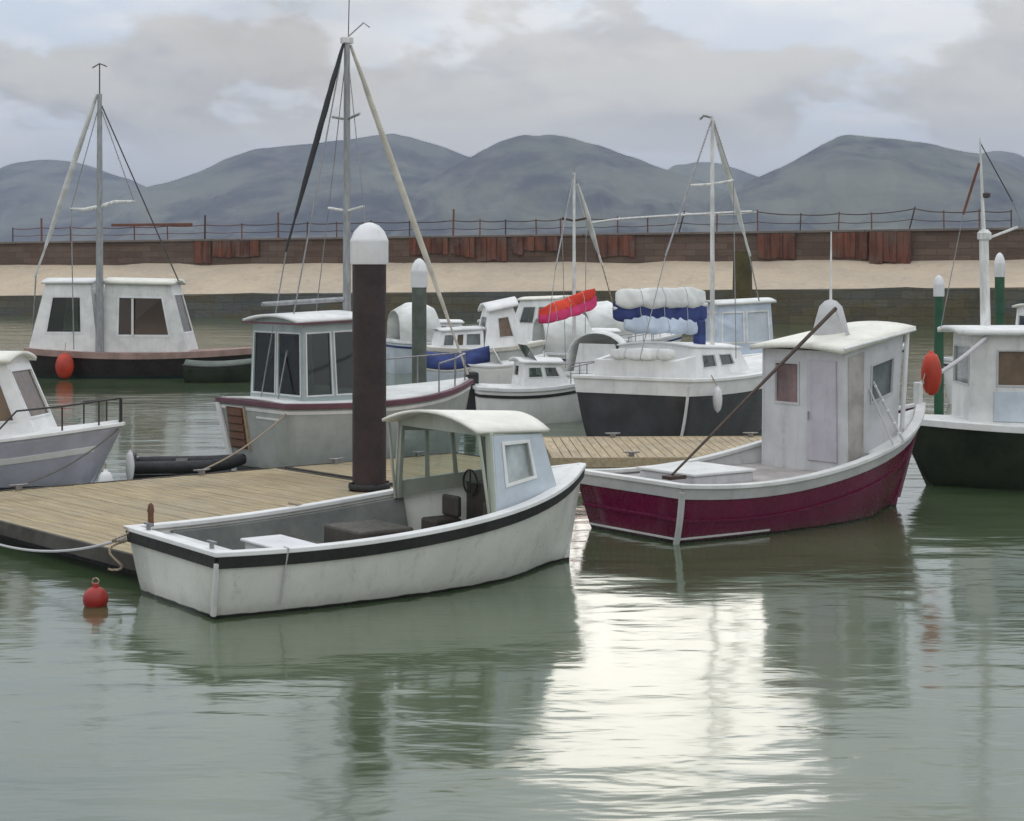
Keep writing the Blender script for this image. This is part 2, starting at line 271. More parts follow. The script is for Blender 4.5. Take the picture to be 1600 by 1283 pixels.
# ------------------------------------------------------------------ mesh helpers
def V(*a): return Vector(a)
class MB:
    def __init__(s): s.v = []; s.f = []
    def quad_strip(s, rows, close_u=False, close_v=False, flip=False):
        b = len(s.v); nu = len(rows); nv = len(rows[0])
        for r in rows: s.v += [tuple(p) for p in r]
        for i in range(nu if close_u else nu - 1):
            for j in range(nv if close_v else nv - 1):
                q = [b + i * nv + j, b + ((i + 1) % nu) * nv + j, b + ((i + 1) % nu) * nv + (j + 1) % nv, b + i * nv + (j + 1) % nv]
                s.f.append(q[::-1] if flip else q)
        return b
    def box(s, x0, x1, y0, y1, z0, z1):
        b = len(s.v); s.v += [(x, y, z) for z in (z0, z1) for y in (y0, y1) for x in (x0, x1)]
        s.f += [[b + i for i in q] for q in ((0, 2, 3, 1), (4, 5, 7, 6), (0, 1, 5, 4), (2, 6, 7, 3), (0, 4, 6, 2), (1, 3, 7, 5))]
        return s
    def hexa(s, bot, top):
        """solid between two quads (each 4 points, same order)"""
        b = len(s.v); s.v += [tuple(p) for p in list(bot) + list(top)]
        s.f += [[b + 3, b + 2, b + 1, b], [b + 4, b + 5, b + 6, b + 7]] + [[b + i, b + (i + 1) % 4, b + 4 + (i + 1) % 4, b + 4 + i] for i in range(4)]
        return s
    def tube(s, pts, r, n=8, cap=True):
        pts = [Vector(p) for p in pts]; rs = r if isinstance(r, (list, tuple)) else [r] * len(pts); rows = []
        up = V(0.13, 0.31, 0.94)
        for i, p in enumerate(pts):
            t = (pts[min(i + 1, len(pts) - 1)] - pts[max(i - 1, 0)]).normalized()
            a = t.cross(up)
            if a.length < 0.05: a = t.cross(V(1, 0, 0))
            a.normalize(); b = t.cross(a).normalized()
            rows.append([p + (a * math.cos(q) + b * math.sin(q)) * rs[i] for q in [2 * math.pi * k / n for k in range(n)]])
        b0 = s.quad_strip(rows, close_v=True)
        if cap:
            s.f.append([b0 + k for k in range(n)]); e = b0 + (len(pts) - 1) * n; s.f.append([e + k for k in range(n)][::-1])
        return s
    def lathe(s, prof, n=20, c=(0, 0, 0)):
        rows = [[(c[0] + r * math.cos(q), c[1] + r * math.sin(q), c[2] + z) for q in [2 * math.pi * k / n for k in range(n)]] for r, z in prof]
        b = s.quad_strip(rows, close_v=True, flip=True)
        s.f.append([b + k for k in range(n)][::-1]); e = b + (len(prof) - 1) * n; s.f.append([e + k for k in range(n)])
        return s
    def rect_sweep(s, pts, wi, wo, h0, h1, lat, closed=False):
        """rectangle swept along pts; lat[i] = outward unit vector, from -wi to +wo, from h0 to h1 over the path"""
        rows = []
        for p, l in zip(pts, lat):
            p = Vector(p); l = Vector(l)
            rows.append([p - l * wi + V(0, 0, h0), p + l * wo + V(0, 0, h0), p + l * wo + V(0, 0, h1), p - l * wi + V(0, 0, h1)])
        b = s.quad_strip(rows, close_u=closed, close_v=True)
        if not closed:
            s.f.append([b + k for k in range(4)]); e = b + (len(rows) - 1) * 4; s.f.append([e + k for k in range(4)][::-1])
        return s
    def panel(s, p00, p10, p11, p01, holes, th):
        """wall between four corners with rectangular openings (u0,u1,v0,v1); thickness th inward (against the normal)"""
        P = [Vector(p) for p in (p00, p10, p11, p01)]
        nrm = (P[1] - P[0]).cross(P[3] - P[0]).normalized()
        us = sorted({0.0, 1.0, *[h[0] for h in holes], *[h[1] for h in holes]}); vs_ = sorted({0.0, 1.0, *[h[2] for h in holes], *[h[3] for h in holes]})
        def pt(u, v, d): return tuple((P[0] * (1 - u) + P[1] * u) * (1 - v) + (P[3] * (1 - u) + P[2] * u) * v - nrm * d)
        def solid(i, j):
            if i < 0 or j < 0 or i >= len(us) - 1 or j >= len(vs_) - 1: return False
            u = (us[i] + us[i + 1]) / 2; v = (vs_[j] + vs_[j + 1]) / 2
            return not any(h[0] < u < h[1] and h[2] < v < h[3] for h in holes)
        idx = {}
        def vi(i, j, k):
            if (i, j, k) not in idx: idx[(i, j, k)] = len(s.v); s.v.append(pt(us[i], vs_[j], th * k))
            return idx[(i, j, k)]
        for i in range(len(us) - 1):
            for j in range(len(vs_) - 1):
                if not solid(i, j): continue
                s.f.append([vi(i, j, 0), vi(i + 1, j, 0), vi(i + 1, j + 1, 0), vi(i, j + 1, 0)])
                s.f.append([vi(i, j, 1), vi(i, j + 1, 1), vi(i + 1, j + 1, 1), vi(i + 1, j, 1)])
                if not solid(i - 1, j): s.f.append([vi(i, j, 0), vi(i, j + 1, 0), vi(i, j + 1, 1), vi(i, j, 1)])
                if not solid(i + 1, j): s.f.append([vi(i + 1, j, 0), vi(i + 1, j, 1), vi(i + 1, j + 1, 1), vi(i + 1, j + 1, 0)])
                if not solid(i, j - 1): s.f.append([vi(i, j, 0), vi(i, j, 1), vi(i + 1, j, 1), vi(i + 1, j, 0)])
                if not solid(i, j + 1): s.f.append([vi(i, j + 1, 0), vi(i + 1, j + 1, 0), vi(i + 1, j + 1, 1), vi(i, j + 1, 1)])
        return s
    def build(s, name, mat, parent=None, smooth=False, bevel=0.0, angle=40, solid=0.0):
        me = bpy.data.meshes.new(name); me.from_pydata(s.v, [], s.f); me.update(); me.validate()
        me.materials.append(M[mat] if isinstance(mat, str) else mat)
        if smooth:
            me.polygons.foreach_set('use_smooth', [True] * len(me.polygons)); me.set_sharp_from_angle(angle=R(angle))
        o = bpy.data.objects.new(name, me); COL.objects.link(o)
        if parent is not None: o.parent = parent
        if solid:
            md = o.modifiers.new('thickness', 'SOLIDIFY'); md.thickness = solid; md.offset = -1
        if bevel:
            md = o.modifiers.new('edge', 'BEVEL'); md.width = bevel; md.segments = 2; md.limit_method = 'ANGLE'; md.angle_limit = R(35)
        return o
def tag(o, label, cat, group=None, kind=None):
    if label: o['label'] = label
    if cat: o['category'] = cat
    if group: o['group'] = group
    if kind: o['kind'] = kind
    return o
def thing(name, loc, rz, label, cat, group=None):
    o = bpy.data.objects.new(name, None); COL.objects.link(o); o.location = loc; o.rotation_euler = (0, 0, rz); o.empty_display_size = 0.3
    return tag(o, label, cat, group)
def wx(px, Y): return (px - 800) / FPX * Y                # photo column -> world X at distance Y
def wz(py, Y): return EYE - (py - HZ) / FPX * Y           # photo row -> world height at distance Y
def lerp(a, b, t): return a + (b - a) * t
def sstep(a, b, x):
    t = max(0.0, min(1.0, (x - a) / (b - a))); return t * t * (3 - 2 * t)

# ------------------------------------------------------------------ boats: a parametric hull
class Hull:
    """x forward from the transom, y to port, z up from the waterline"""
    def __init__(s, L, B, zs=(0.6, 0.65, 0.9), tr=0.82, rake=0.3, trake=0.1, draft=0.4, full=0.27, bowp=2.3, mid=0.42):
        s.L, s.B, s.zs, s.tr, s.rake, s.trake, s.draft, s.full, s.bowp, s.mid = L, B, zs, tr, rake, trake, draft, full, bowp, mid
    def b(s, t):
        h = s.B / 2
        if t < s.mid: return h * lerp(s.tr, 1.0, math.sin(t / s.mid * math.pi / 2))
        return h * max(0.02, 1 - ((t - s.mid) / (1 - s.mid)) ** s.bowp)
    def sheer(s, t):
        a, m_, c = s.zs; return a * (1 - t) * (1 - 2 * t) + 4 * m_ * t * (1 - t) + c * t * (2 * t - 1)
    def keel(s, t): return -s.draft + (s.draft - 0.05) * sstep(0.7, 1.0, t)
    def p(s, t, k, side, off=0.0):
        zk, zt = s.keel(t), s.sheer(t); pw = s.full + 0.38 * t ** 3
        y = s.b(t) * (max(k, 0) ** pw); x = t * s.L + s.rake * k * t ** 4 - s.trake * k * (1 - t) ** 6
        return V(x, side * (y + off), lerp(zk, zt, k))
    def kz(s, t, z): return (z - s.keel(t)) / (s.sheer(t) - s.keel(t))
    def out(s, t, side):
        a = s.p(max(0, t - 0.02), 1, side); c = s.p(min(1, t + 0.02), 1, side); d = (c - a); d.z = 0; d.normalize()
        return V(-d.y, d.x, 0) * side
    def shell(s, name, mat, parent, ns=30, nk=12, th=0.04):
        mb = MB()
        for side in (1, -1):
            rows = [[s.p(i / ns, (j / nk), side) for j in range(nk + 1)] for i in range(ns + 1)]
            mb.quad_strip(rows, flip=(side > 0))
        st = [s.p(0, j / nk, 1) for j in range(nk + 1)]; sb = [s.p(0, j / nk, -1) for j in range(nk + 1)]
        mb.quad_strip([[lerp(a, b, q / 4) for q in range(5)] for a, b in zip(st, sb)], flip=True)
        o = mb.build(name, mat, parent, smooth=True, angle=35, solid=th)
        return o
    def around(s, ns=30, k=1.0, z=None):
        """closed path: starboard aft -> bow -> port aft"""
        pts, lat = [], []
        for side, rng in ((-1, range(ns + 1)), (1, range(ns, -1, -1))):
            for i in rng:
                t = i / ns; kk = k if z is None else s.kz(t, z); pts.append(s.p(t, kk, side)); l = s.out(t, side)
                if i == 0: l = (l + V(-1, 0, 0)).normalized() * 1.3
                lat.append(l)
        return pts, lat
    def cap(s, name, mat, parent, wi, wo, h0, h1, k=1.0):
        pts, lat = s.around(k=k); mb = MB(); mb.rect_sweep(pts, wi, wo, h0, h1, lat, closed=True); return mb.build(name, mat, parent, bevel=0.008)
    def deck(s, name, mat, parent, t0, t1, drop=None, z=None, inset=0.03, camber=0.0, n=20, th=0.04):
        mb = MB(); rows = []
        for i in range(n + 1):
            t = lerp(t0, t1, i / n); zz_ = z if z is not None else s.sheer(t) - drop; k = s.kz(t, zz_)
            a, b_ = s.p(t, k, 1), s.p(t, k, -1); y = max(0.005, abs(a.y) - inset)
            rows.append([V(a.x, lerp(y, -y, q / 6), zz_ + camber * (1 - (2 * q / 6 - 1) ** 2)) for q in range(7)])
        mb.quad_strip(rows, flip=False); return mb.build(name, mat, parent, smooth=True, solid=th)
    def band(s, name, mat, parent, z0, z1, out_=0.02, t0=0.0, t1=1.0, sides=(1, -1), rel=True, ns=24, transom=True):
        """strake following the sheer (rel) or the water (not rel) between two heights"""
        mb = MB()
        def two(t, side):
            za, zb = (s.sheer(t) + z0, s.sheer(t) + z1) if rel else (z0, z1)
            return s.p(t, s.kz(t, za), side), s.p(t, s.kz(t, zb), side)
        def many(t, side):
            za, zb = (s.sheer(t) + z0, s.sheer(t) + z1) if rel else (z0, z1)
            return [s.p(t, s.kz(t, lerp(za, zb, q / 5)), side) for q in range(6)]
        for side in sides:
            rows = []
            for i in range(ns + 1):
                t = lerp(t0, t1, i / ns); c = many(t, side); l = s.out(t, side); rows.append([c[0] - l * 0.02] + [x + l * out_ for x in c] + [c[-1] - l * 0.02])
            b0 = mb.quad_strip(rows, close_v=True, flip=(side > 0)); mb.f.append([b0 + k for k in range(8)]); e = b0 + ns * 8; mb.f.append([e + k for k in range(8)][::-1])
        if transom and t0 == 0:
            a1, b1 = two(0, 1); a2, b2 = two(0, -1); l = V(-out_, 0, 0); i_ = V(0.015, 0, 0)
            mb.hexa([a1 + i_, a2 + i_, a2 + l, a1 + l], [b1 + i_, b2 + i_, b2 + l, b1 + l])
        return mb.build(name, mat, parent, bevel=0.004)
def cabin(parent, bot, top, mat, holes, th=0.05, skip=(), pane='glass_dark', frame='white_paint', fw=0.03, name='cabin', crown=0.0):
    """four walls (aft, starboard, front, port given counter-clockwise from above as seen: corners 0..3), with window openings, frames and panes"""
    mb = MB()
    walls = [(i, (i + 1) % 4) for i in range(4)]
    for wi, (a, b) in enumerate(walls):
        if wi in skip: continue
        mb.panel(bot[a], bot[b], top[b], top[a], [h[:4] for h in holes.get(wi, [])], th)
    if crown:               # arched heads over the end walls, up to the curve of the roof
        for a, b, sg in ((0, 1, 1), (2, 3, -1)):
            A, B = Vector(top[a]), Vector(top[b]); f = V(sg * th, 0, 0); k = 10
            for i in range(k):
                u0, u1 = i / k, (i + 1) / k; p, q = lerp(A, B, u0), lerp(A, B, u1); h0, h1 = crown * (1 - (2 * u0 - 1) ** 2), crown * (1 - (2 * u1 - 1) ** 2)
                mb.hexa([p, q, q + f, p + f], [p + V(0, 0, h0 + 0.004), q + V(0, 0, h1 + 0.004), q + f + V(0, 0, h1 + 0.004), p + f + V(0, 0, h0 + 0.004)])
    cab = mb.build(name, mat, parent, bevel=0.006)
    for wi, hs in holes.items():
        a, b = walls[wi]; P = [Vector(bot[a]), Vector(bot[b]), Vector(top[b]), Vector(top[a])]; nr = (P[1] - P[0]).cross(P[3] - P[0]).normalized()
        def pt(u, v, d): return (P[0] * (1 - u) + P[1] * u) * (1 - v) + (P[3] * (1 - u) + P[2] * u) * v + nr * d
        for h in hs:
            pm = h[4] if len(h) > 4 else pane
            q = [(h[0], h[2]), (h[1], h[2]), (h[1], h[3]), (h[0], h[3])]
            if pm:
                g = MB(); g.hexa([pt(u, v, -th * 0.6) for u, v in q], [pt(u, v, -th * 0.6 + 0.008) for u, v in q]); g.build('window_pane', pm, cab)
            if frame:
                lu = fw / (P[1] - P[0]).length; lv = fw / (P[3] - P[0]).length; f = MB()
                f.panel(pt(h[0] - lu, h[2] - lv, 0.012), pt(h[1] + lu, h[2] - lv, 0.012), pt(h[1] + lu, h[3] + lv, 0.012), pt(h[0] - lu, h[3] + lv, 0.012),
                        [(lu / (h[1] - h[0] + 2 * lu), 1 - lu / (h[1] - h[0] + 2 * lu), lv / (h[3] - h[2] + 2 * lv), 1 - lv / (h[3] - h[2] + 2 * lv))], 0.010)
                f.build('window_frame', frame, cab, bevel=0.003)
    return cab
def roof(parent, c, over, th, crown, mat, name='roof', n=8, crown_x=0.0):
    """slab over corners c[0..3] (aft-port, aft-starboard, front-starboard, front-port); over=(aft, side, front)"""
    C = [Vector(p) for p in c]; f = ((C[3] - C[0]) + (C[2] - C[1])).normalized(); r = (C[1] - C[0]).normalized()
    q = [C[0] - f * over[0] - r * over[1], C[1] - f * over[0] + r * over[1], C[2] + f * over[2] + r * over[1], C[3] + f * over[2] - r * over[1]]
    mb = MB()
    def z(u, v): return crown * (1 - (2 * u - 1) ** 2) + crown_x * (1 - (2 * v - 1) ** 2)
    up = [[lerp(lerp(q[0], q[1], u / n), lerp(q[3], q[2], u / n), v / n) + V(0, 0, z(u / n, v / n)) for v in range(n + 1)] for u in range(n + 1)]
    mb.quad_strip(up, flip=False)
    return mb.build(name, mat, parent, smooth=True, solid=-th, bevel=0.0)
def spar(parent, name, a, b, r0, r1, mat, n=10, segs=6):
    mb = MB(); mb.tube([lerp(Vector(a), Vector(b), i / segs) for i in range(segs + 1)], [lerp(r0, r1, i / segs) for i in range(segs + 1)], n); return mb.build(name, mat, parent, smooth=True)
def line(parent, name, a, b, r, mat, sag=0.0, segs=10):
    pts = [lerp(Vector(a), Vector(b), i / segs) - V(0, 0, sag * 4 * (i / segs) * (1 - i / segs)) for i in range(segs + 1)]
    mb = MB(); mb.tube(pts, r, 6); return mb.build(name, mat, parent, smooth=True)
def furled(parent, a, b, r, mat, name='furled_sail'):
    n = 40; pts, rs = [], []
    for i in range(n + 1):
        t = i / n; p = lerp(Vector(a), Vector(b), t); pts.append(p + V(mnoise.noise((t * 14, r * 90, 1)), mnoise.noise((t * 14, r * 90, 5)), 0) * r * 0.10)
        rs.append(r * (0.25 + 0.75 * math.sin(math.pi * min(1, t * 1.15 + 0.02)) ** 0.5) * (1 + 0.10 * mnoise.noise((t * 9, r * 50, 3))) if t < 0.86 else r * 0.4)
    mb = MB(); mb.tube(pts, [max(0.008, x) for x in rs], 8); return mb.build(name, mat, parent, smooth=True, angle=80)
def boom_cover(parent, a, b, h0, h1, w_, mat, name='sail_cover', seed=0, n=84):
    """sail flaked over a boom under a cover: teardrop section with wrinkles, hanging and sagging"""
    a, b = Vector(a), Vector(b); d = (b - a).normalized(); l = d.cross(V(0, 0, 1)).normalized(); mb = MB(); rows = []
    for i in range(n + 1):
        t = i / n; c = lerp(a, b, t); h = lerp(h0, h1, t) * (1 + 0.12 * mnoise.noise((t * 6, seed, 0))); ww = w_ * (1 + 0.20 * mnoise.noise((t * 7, seed, 4))); e = min(1, (5 * t) ** 0.6 + 0.12, (5 * (1 - t)) ** 0.6 + 0.12); h *= 1 + 0.22 * mnoise.noise((t * 3.1, seed + 2, 7))
        row = []
        for k in range(14):
            q = 2 * math.pi * k / 14; yy = math.copysign(abs(math.sin(q)) ** 0.75, math.sin(q)) * ww * (0.62 - 0.38 * math.cos(q)) * e; zz_ = math.copysign(abs(math.cos(q)) ** 0.8, math.cos(q)) * h * 0.5 * (0.5 + 0.5 * e)
            tie = 1 - 0.05 * max(0.0, math.cos(t * 2 * math.pi * 4)) ** 6; fold = 1 + 0.10 * math.sin(t * 62 + 3 * math.sin(k * 0.9 + seed) + 4 * mnoise.noise((t * 4, k * 0.4, seed))) * abs(math.sin(q)); row.append(c + l * tie * fold * (yy + 0.07 * ww * mnoise.noise((t * 5, k * 0.9, seed + 9))) + V(0, 0, tie * zz_ - 0.05 * h * abs(math.sin(t * math.pi * 4)) + 0.02 * h * mnoise.noise((t * 7, k, seed))))
        rows.append(row)
    s0 = mb.quad_strip(rows, close_v=True); mb.f.append([s0 + k for k in range(14)]); e0 = s0 + n * 14; mb.f.append([e0 + k for k in range(14)][::-1])
    o = mb.build(name, mat, parent, smooth=True, angle=70)
    for i in (21, 42, 63):
        r_ = rows[i]; cen = sum((Vector(p) for p in r_), Vector()) / 14; tb = MB(); tb.tube([cen + (Vector(p) - cen) * 1.03 for p in r_ + r_[:1]], 0.008, 5, cap=False); tb.build('sail_tie', 'rope_pale', o, smooth=True)
    return o
def railing(parent, path, posts, h_base, r, mat, name='guard_rail'):
    mb = MB(); mb.tube(path, r, 8); o = mb.build(name, mat, parent, smooth=True)
    for p in posts:
        q = MB(); q.tube([V(p[0], p[1], h_base if len(p) < 4 else p[3]), V(p[0], p[1], p[2])], r * 0.9, 8); q.build('stanchion', mat, parent, smooth=True)
    return o
def fender(name, loc, r, h, mat, label, cat='fender', group=None, rope_to=None, tilt=(0, 0, 0)):
    t = thing(name, loc, 0, label, cat, group); t.rotation_euler = tilt; mb = MB()
    prof = [(r * 0.25, -h / 2 - 0.03), (r * 0.3, -h / 2)] + [(r * math.sin(math.pi * (0.10 + 0.8 * i / 12)) ** 0.55, -h / 2 + h * (i / 12)) for i in range(13)] + [(r * 0.3, h / 2 + 0.01), (r * 0.22, h / 2 + 0.05)]
    mb.lathe(prof, 16); mb.build('float_body', mat, t, smooth=True, angle=60)
    mb = MB(); mb.tube([V(0, 0, h / 2 + 0.03), rope_to if rope_to is not None else V(0, 0, h / 2 + 0.14)], 0.012, 6); mb.build('lanyard', 'rope', t, smooth=True)
    return t

# ================================================================== SETTING
mb = MB(); mb.quad_strip([[V(x, y, 0) for y in (-60, 200, 1500, 14000)] for x in (-9000, -200, 200, 9000)], flip=False)
wa = mb.build('water', 'water'); tag(wa, None, None, kind='structure')
if wa.data.polygons[0].normal.z < 0: wa.data.flip_normals()

# hills behind the harbour, each at its own distance
def hill(px_pts, D, depth, seed, rough=1.0):
    xs = [wx(p, D) for p, _ in px_pts]; zs = [wz(q, D) for _, q in px_pts]; nx, ny = 300, 80
    def prof(x):
        if x <= xs[0]: return zs[0]
        if x >= xs[-1]: return zs[-1]
        for i in range(len(xs) - 1):
            if xs[i] <= x <= xs[i + 1]:
                t = (x - xs[i]) / (xs[i + 1] - xs[i]); p0 = zs[max(i - 1, 0)]; p1 = zs[i]; p2 = zs[i + 1]; p3 = zs[min(i + 2, len(zs) - 1)]
                return 0.5 * (2 * p1 + (p2 - p0) * t + (2 * p0 - 5 * p1 + 4 * p2 - p3) * t * t + (3 * p1 - p0 - 3 * p2 + p3) * t ** 3)
    rows = []
    for i in range(nx + 1):
        x = lerp(xs[0], xs[-1], i / nx); h = prof(x); row = []
        for j in range(ny + 1):
            t = j / ny; y = D + (t - 0.72) * depth
            if t < 0.72: q = t / 0.72; sh = q ** 1.25
            else: q = (t - 0.72) / 0.28; sh = 1 - 0.75 * q * q
            away = min(1.0, abs(t - 0.72) / 0.18)
            g = mnoise.fractal((x * 0.0021 + seed, y * 0.0013, seed), 1.0, 2.1, 5)
            g2 = abs(mnoise.fractal((x * 0.0042 + seed, y * 0.0016, seed + 3), 0.9, 2.2, 6)); z = h * sh * (1 - 0.05 * away) + (g * 24 - g2 * 34 + 8) * rough * away * min(1, q * 2 + 0.1) + mnoise.fractal((x * 0.010, y * 0.01, seed), 0.8, 2.2, 4) * 3.2
            row.append(V(x * (y / D), y, max(z, -6) if j else -8))
        rows.append(row)
    mb = MB(); mb.quad_strip(rows, flip=True); o = mb.build('hill', 'hillside', smooth=True, angle=180); o['kind'] = 'structure'
    return o
hill([(-260, 330), (-120, 290), (0, 262), (45, 252), (80, 249), (130, 256), (175, 272), (215, 285), (260, 312), (330, 350), (420, 385)], 5200, 2200, 11.3)
hill([(60, 395), (140, 345), (200, 302), (240, 288), (300, 271), (380, 238), (450, 227), (540, 218), (605, 208), (625, 210), (660, 220), (720, 240), (770, 262), (860, 310), (980, 365), (1080, 400)], 4300, 2300, 4.7)
hill([(480, 400), (590, 335), (680, 276), (740, 243), (780, 222), (815, 211), (835, 212), (870, 211), (930, 225), (1000, 248), (1050, 268), (1120, 292), (1200, 325), (1300, 385)], 3700, 1900, 8.2)
hill([(900, 390), (980, 310), (1045, 263), (1075, 255), (1110, 252), (1150, 263), (1195, 280), (1250, 310), (1350, 370)], 5000, 1800, 2.9)
hill([(1000, 398), (1090, 325), (1160, 288), (1200, 270), (1250, 245), (1300, 219), (1325, 211), (1360, 213), (1420, 219), (1500, 234), (1545, 246), (1640, 290), (1760, 350), (1850, 395)], 3500, 1900, 6.1)
hill([(1420, 380), (1490, 262), (1530, 240), (1570, 236), (1610, 250), (1700, 285), (1850, 350)], 5000, 1800, 15.5)

# ------------------------------------------------------------------ breakwater
W0 = V(-75.0, 140 - 0.3889 * (-75 + 40), 0); WL = 160.0; WA = math.atan2(-28, 72)
WU = V(math.cos(WA), math.sin(WA), 0)
def wall_x(px, back=0.0):
    q = (px - 800) / FPX; Wb = W0 + V(-WU.y, WU.x, 0) * back
    return (q * Wb.y - Wb.x) / (WU.x - q * WU.y)
def zw(x): return 1.45 + (x - 37.5) / 77.3 * 0.95
def zm(x): return 4.0 + (x - 37.5) / 77.3 * 0.25
def zt(x): return 5.65 + (x - 37.5) / 77.3 * 0.5
bw = thing('breakwater', W0, WA, 'long stone breakwater with pale sloping apron and dark brown parapet below the hills', 'breakwater')
n = 64; X = [WL * i / n for i in range(n + 1)]
def wob(x, s, a): return a * mnoise.noise((x * 0.21, s, 0)) + a * 0.5 * mnoise.noise((x * 0.8, s, 2))
mb = MB(); mb.quad_strip([[V(x, wob(x, 1, 0.3) - 0.5, -2), V(x, wob(x, 1, 0.3) - 0.25, 0.3), V(x, wob(x, 2, 0.15), zw(x) + wob(x, 3, 0.30)), V(x, 0.6, zw(x) + 0.05)] for x in X], flip=True); mb.build('weedy_foot', 'weed_stone', bw, smooth=True)
mb = MB(); mb.quad_strip([[V(x, 0.3 + wob(x, 2, 0.15), zw(x) + wob(x, 3, 0.30) - 0.02)] + [V(x, lerp(0.6, 5.2, k / 6), lerp(zw(x) + 0.07, zm(x), k / 6) + wob(x + k * 5, 5 + k, 0.07 + 0.03 * k)) for k in range(7)] for x in X], flip=True); mb.build('apron', 'sand_stone', bw, smooth=True)
mb = MB(); mb.quad_strip([[V(x, 5.0, zm(x) - 0.6), V(x, 5.12, zt(x)), V(x, 7.0, zt(x) + 0.01), V(x, 7.0, 1.0)] for x in X], flip=True); mb.build('parapet', 'brown_stone', bw)
cpw = WL / 40
for i in range(40):
    x0, x1 = i * cpw + 0.02, (i + 1) * cpw - 0.02
    if i < 6 or i > 34: continue
    mb = MB(); mb.hexa([(x0, 4.94, zt(x0)), (x1, 4.94, zt(x1)), (x1, 5.7, zt(x1)), (x0, 5.7, zt(x0))], [(x0, 4.94, zt(x0) + 0.16), (x1, 4.94, zt(x1) + 0.16), (x1, 5.7, zt(x1) + 0.16), (x0, 5.7, zt(x0) + 0.16)])
    mb.build('coping_stone', 'cap_stone', bw, bevel=0.02)
for p0, p1, lo in ((303, 330, 0.0), (333, 405, 0.28), (640, 700, 0.35), (704, 742, 0.22), (745, 792, 0.0), (800, 872, 0.40), (932, 992, 0.16), (1184, 1243, 0.06), (1300, 1356, 0.10), (1360, 1424, -0.25)):
    x0, x1 = wall_x(p0, 5), wall_x(p1, 5); h0 = lerp(zm(x0), zt(x0), lo) if lo >= 0 else zm(x0) - 0.35
    k = max(4, round((x1 - x0) / 0.42))
    mb = MB()
    for i in range(k):      # corrugated sheet piling
        a, b = lerp(x0, x1, i / k), lerp(x0, x1, (i + 1) / k); d = 0.09 if i % 2 else 0.02
        yf = 4.9 if lo >= 0 else 4.55
        mb.box(a, b - 0.004, yf + 0.05 - d, 5.10, h0 + wob(a * 3, 8, 0.35), zt(a) - 0.03)
    mb.build('rusty_panel', 'rust_steel', bw, bevel=0.02)
rl = thing('harbour_railing', W0, WA, 'thin weathered railing with sagging rails along the top of the breakwater', 'railing')
pts_px = [20, 65, 110, 155, 210, 262, 320, 378, 435, 480, 526, 580, 640, 708, 750, 790, 838, 876, 920, 965, 1012, 1060, 1120, 1184, 1250, 1310, 1362, 1420, 1475, 1530, 1580]
pxs = [wall_x(p, 6.2) for p in pts_px]; tops = []
for i, x in enumerate(pxs):
    h = 1.35 + 0.25 * mnoise.noise((i * 3.3, 1, 0)) + (0.75 if pts_px[i] in (65, 320, 435, 708) else 0.3 if pts_px[i] in (1060, 1184, 1420) else 0)
    lean = 0.12 * mnoise.noise((i * 5.1, 7, 0)) + (0.45 if pts_px[i] in (1060, 1420) else 0)
    mb = MB(); mb.tube([V(x, 6.2, zt(x)), V(x + lean, 6.2, zt(x) + h)], 0.075 if h > 1.8 else 0.05, 6); mb.build('post', 'timber_rust' if i % 3 else 'brown_dark', rl, smooth=True); tops.append((x + lean, zt(x) + h))
for i in range(len(pxs) - 1):
    for fr, rr in ((0.92, 0.035), (0.5, 0.025)):
        a = V(lerp(pxs[i], tops[i][0], fr), 6.2, lerp(zt(pxs[i]), tops[i][1] if tops[i][1] - zt(pxs[i]) < 1.8 else zt(pxs[i]) + 1.4, fr)); b = V(lerp(pxs[i + 1], tops[i + 1][0], fr), 6.2, lerp(zt(pxs[i + 1]), tops[i + 1][1] if tops[i + 1][1] - zt(pxs[i + 1]) < 1.8 else zt(pxs[i + 1]) + 1.4, fr))
        line(rl, 'rail', a, b, rr, 'mast_white' if (930 < pts_px[i] < 1184 and fr > 0.6) else 'timber_rust' if pts_px[i] < 330 else 'brown_dark', sag=0.07, segs=6)
mb = MB(); x0, x1 = wall_x(925, 6.0), wall_x(1175, 6.0)
mb.tube([V(lerp(x0, x1, i / 8), 6.0, lerp(zt(x0) + 0.95, zt(x1) + 1.55, (i / 8) ** 0.6)) for i in range(9)], 0.085, 8); mb.build('white_pipe', 'mast_white', rl, smooth=True)
mb = MB(); x0, x1 = wall_x(175, 6.0), wall_x(300, 6.0); mb.box(x0, x1, 5.9, 6.1, zt(x0) + 1.28, zt(x0) + 1.50); mb.build('rusty_beam', 'timber_rust', rl, bevel=0.02)

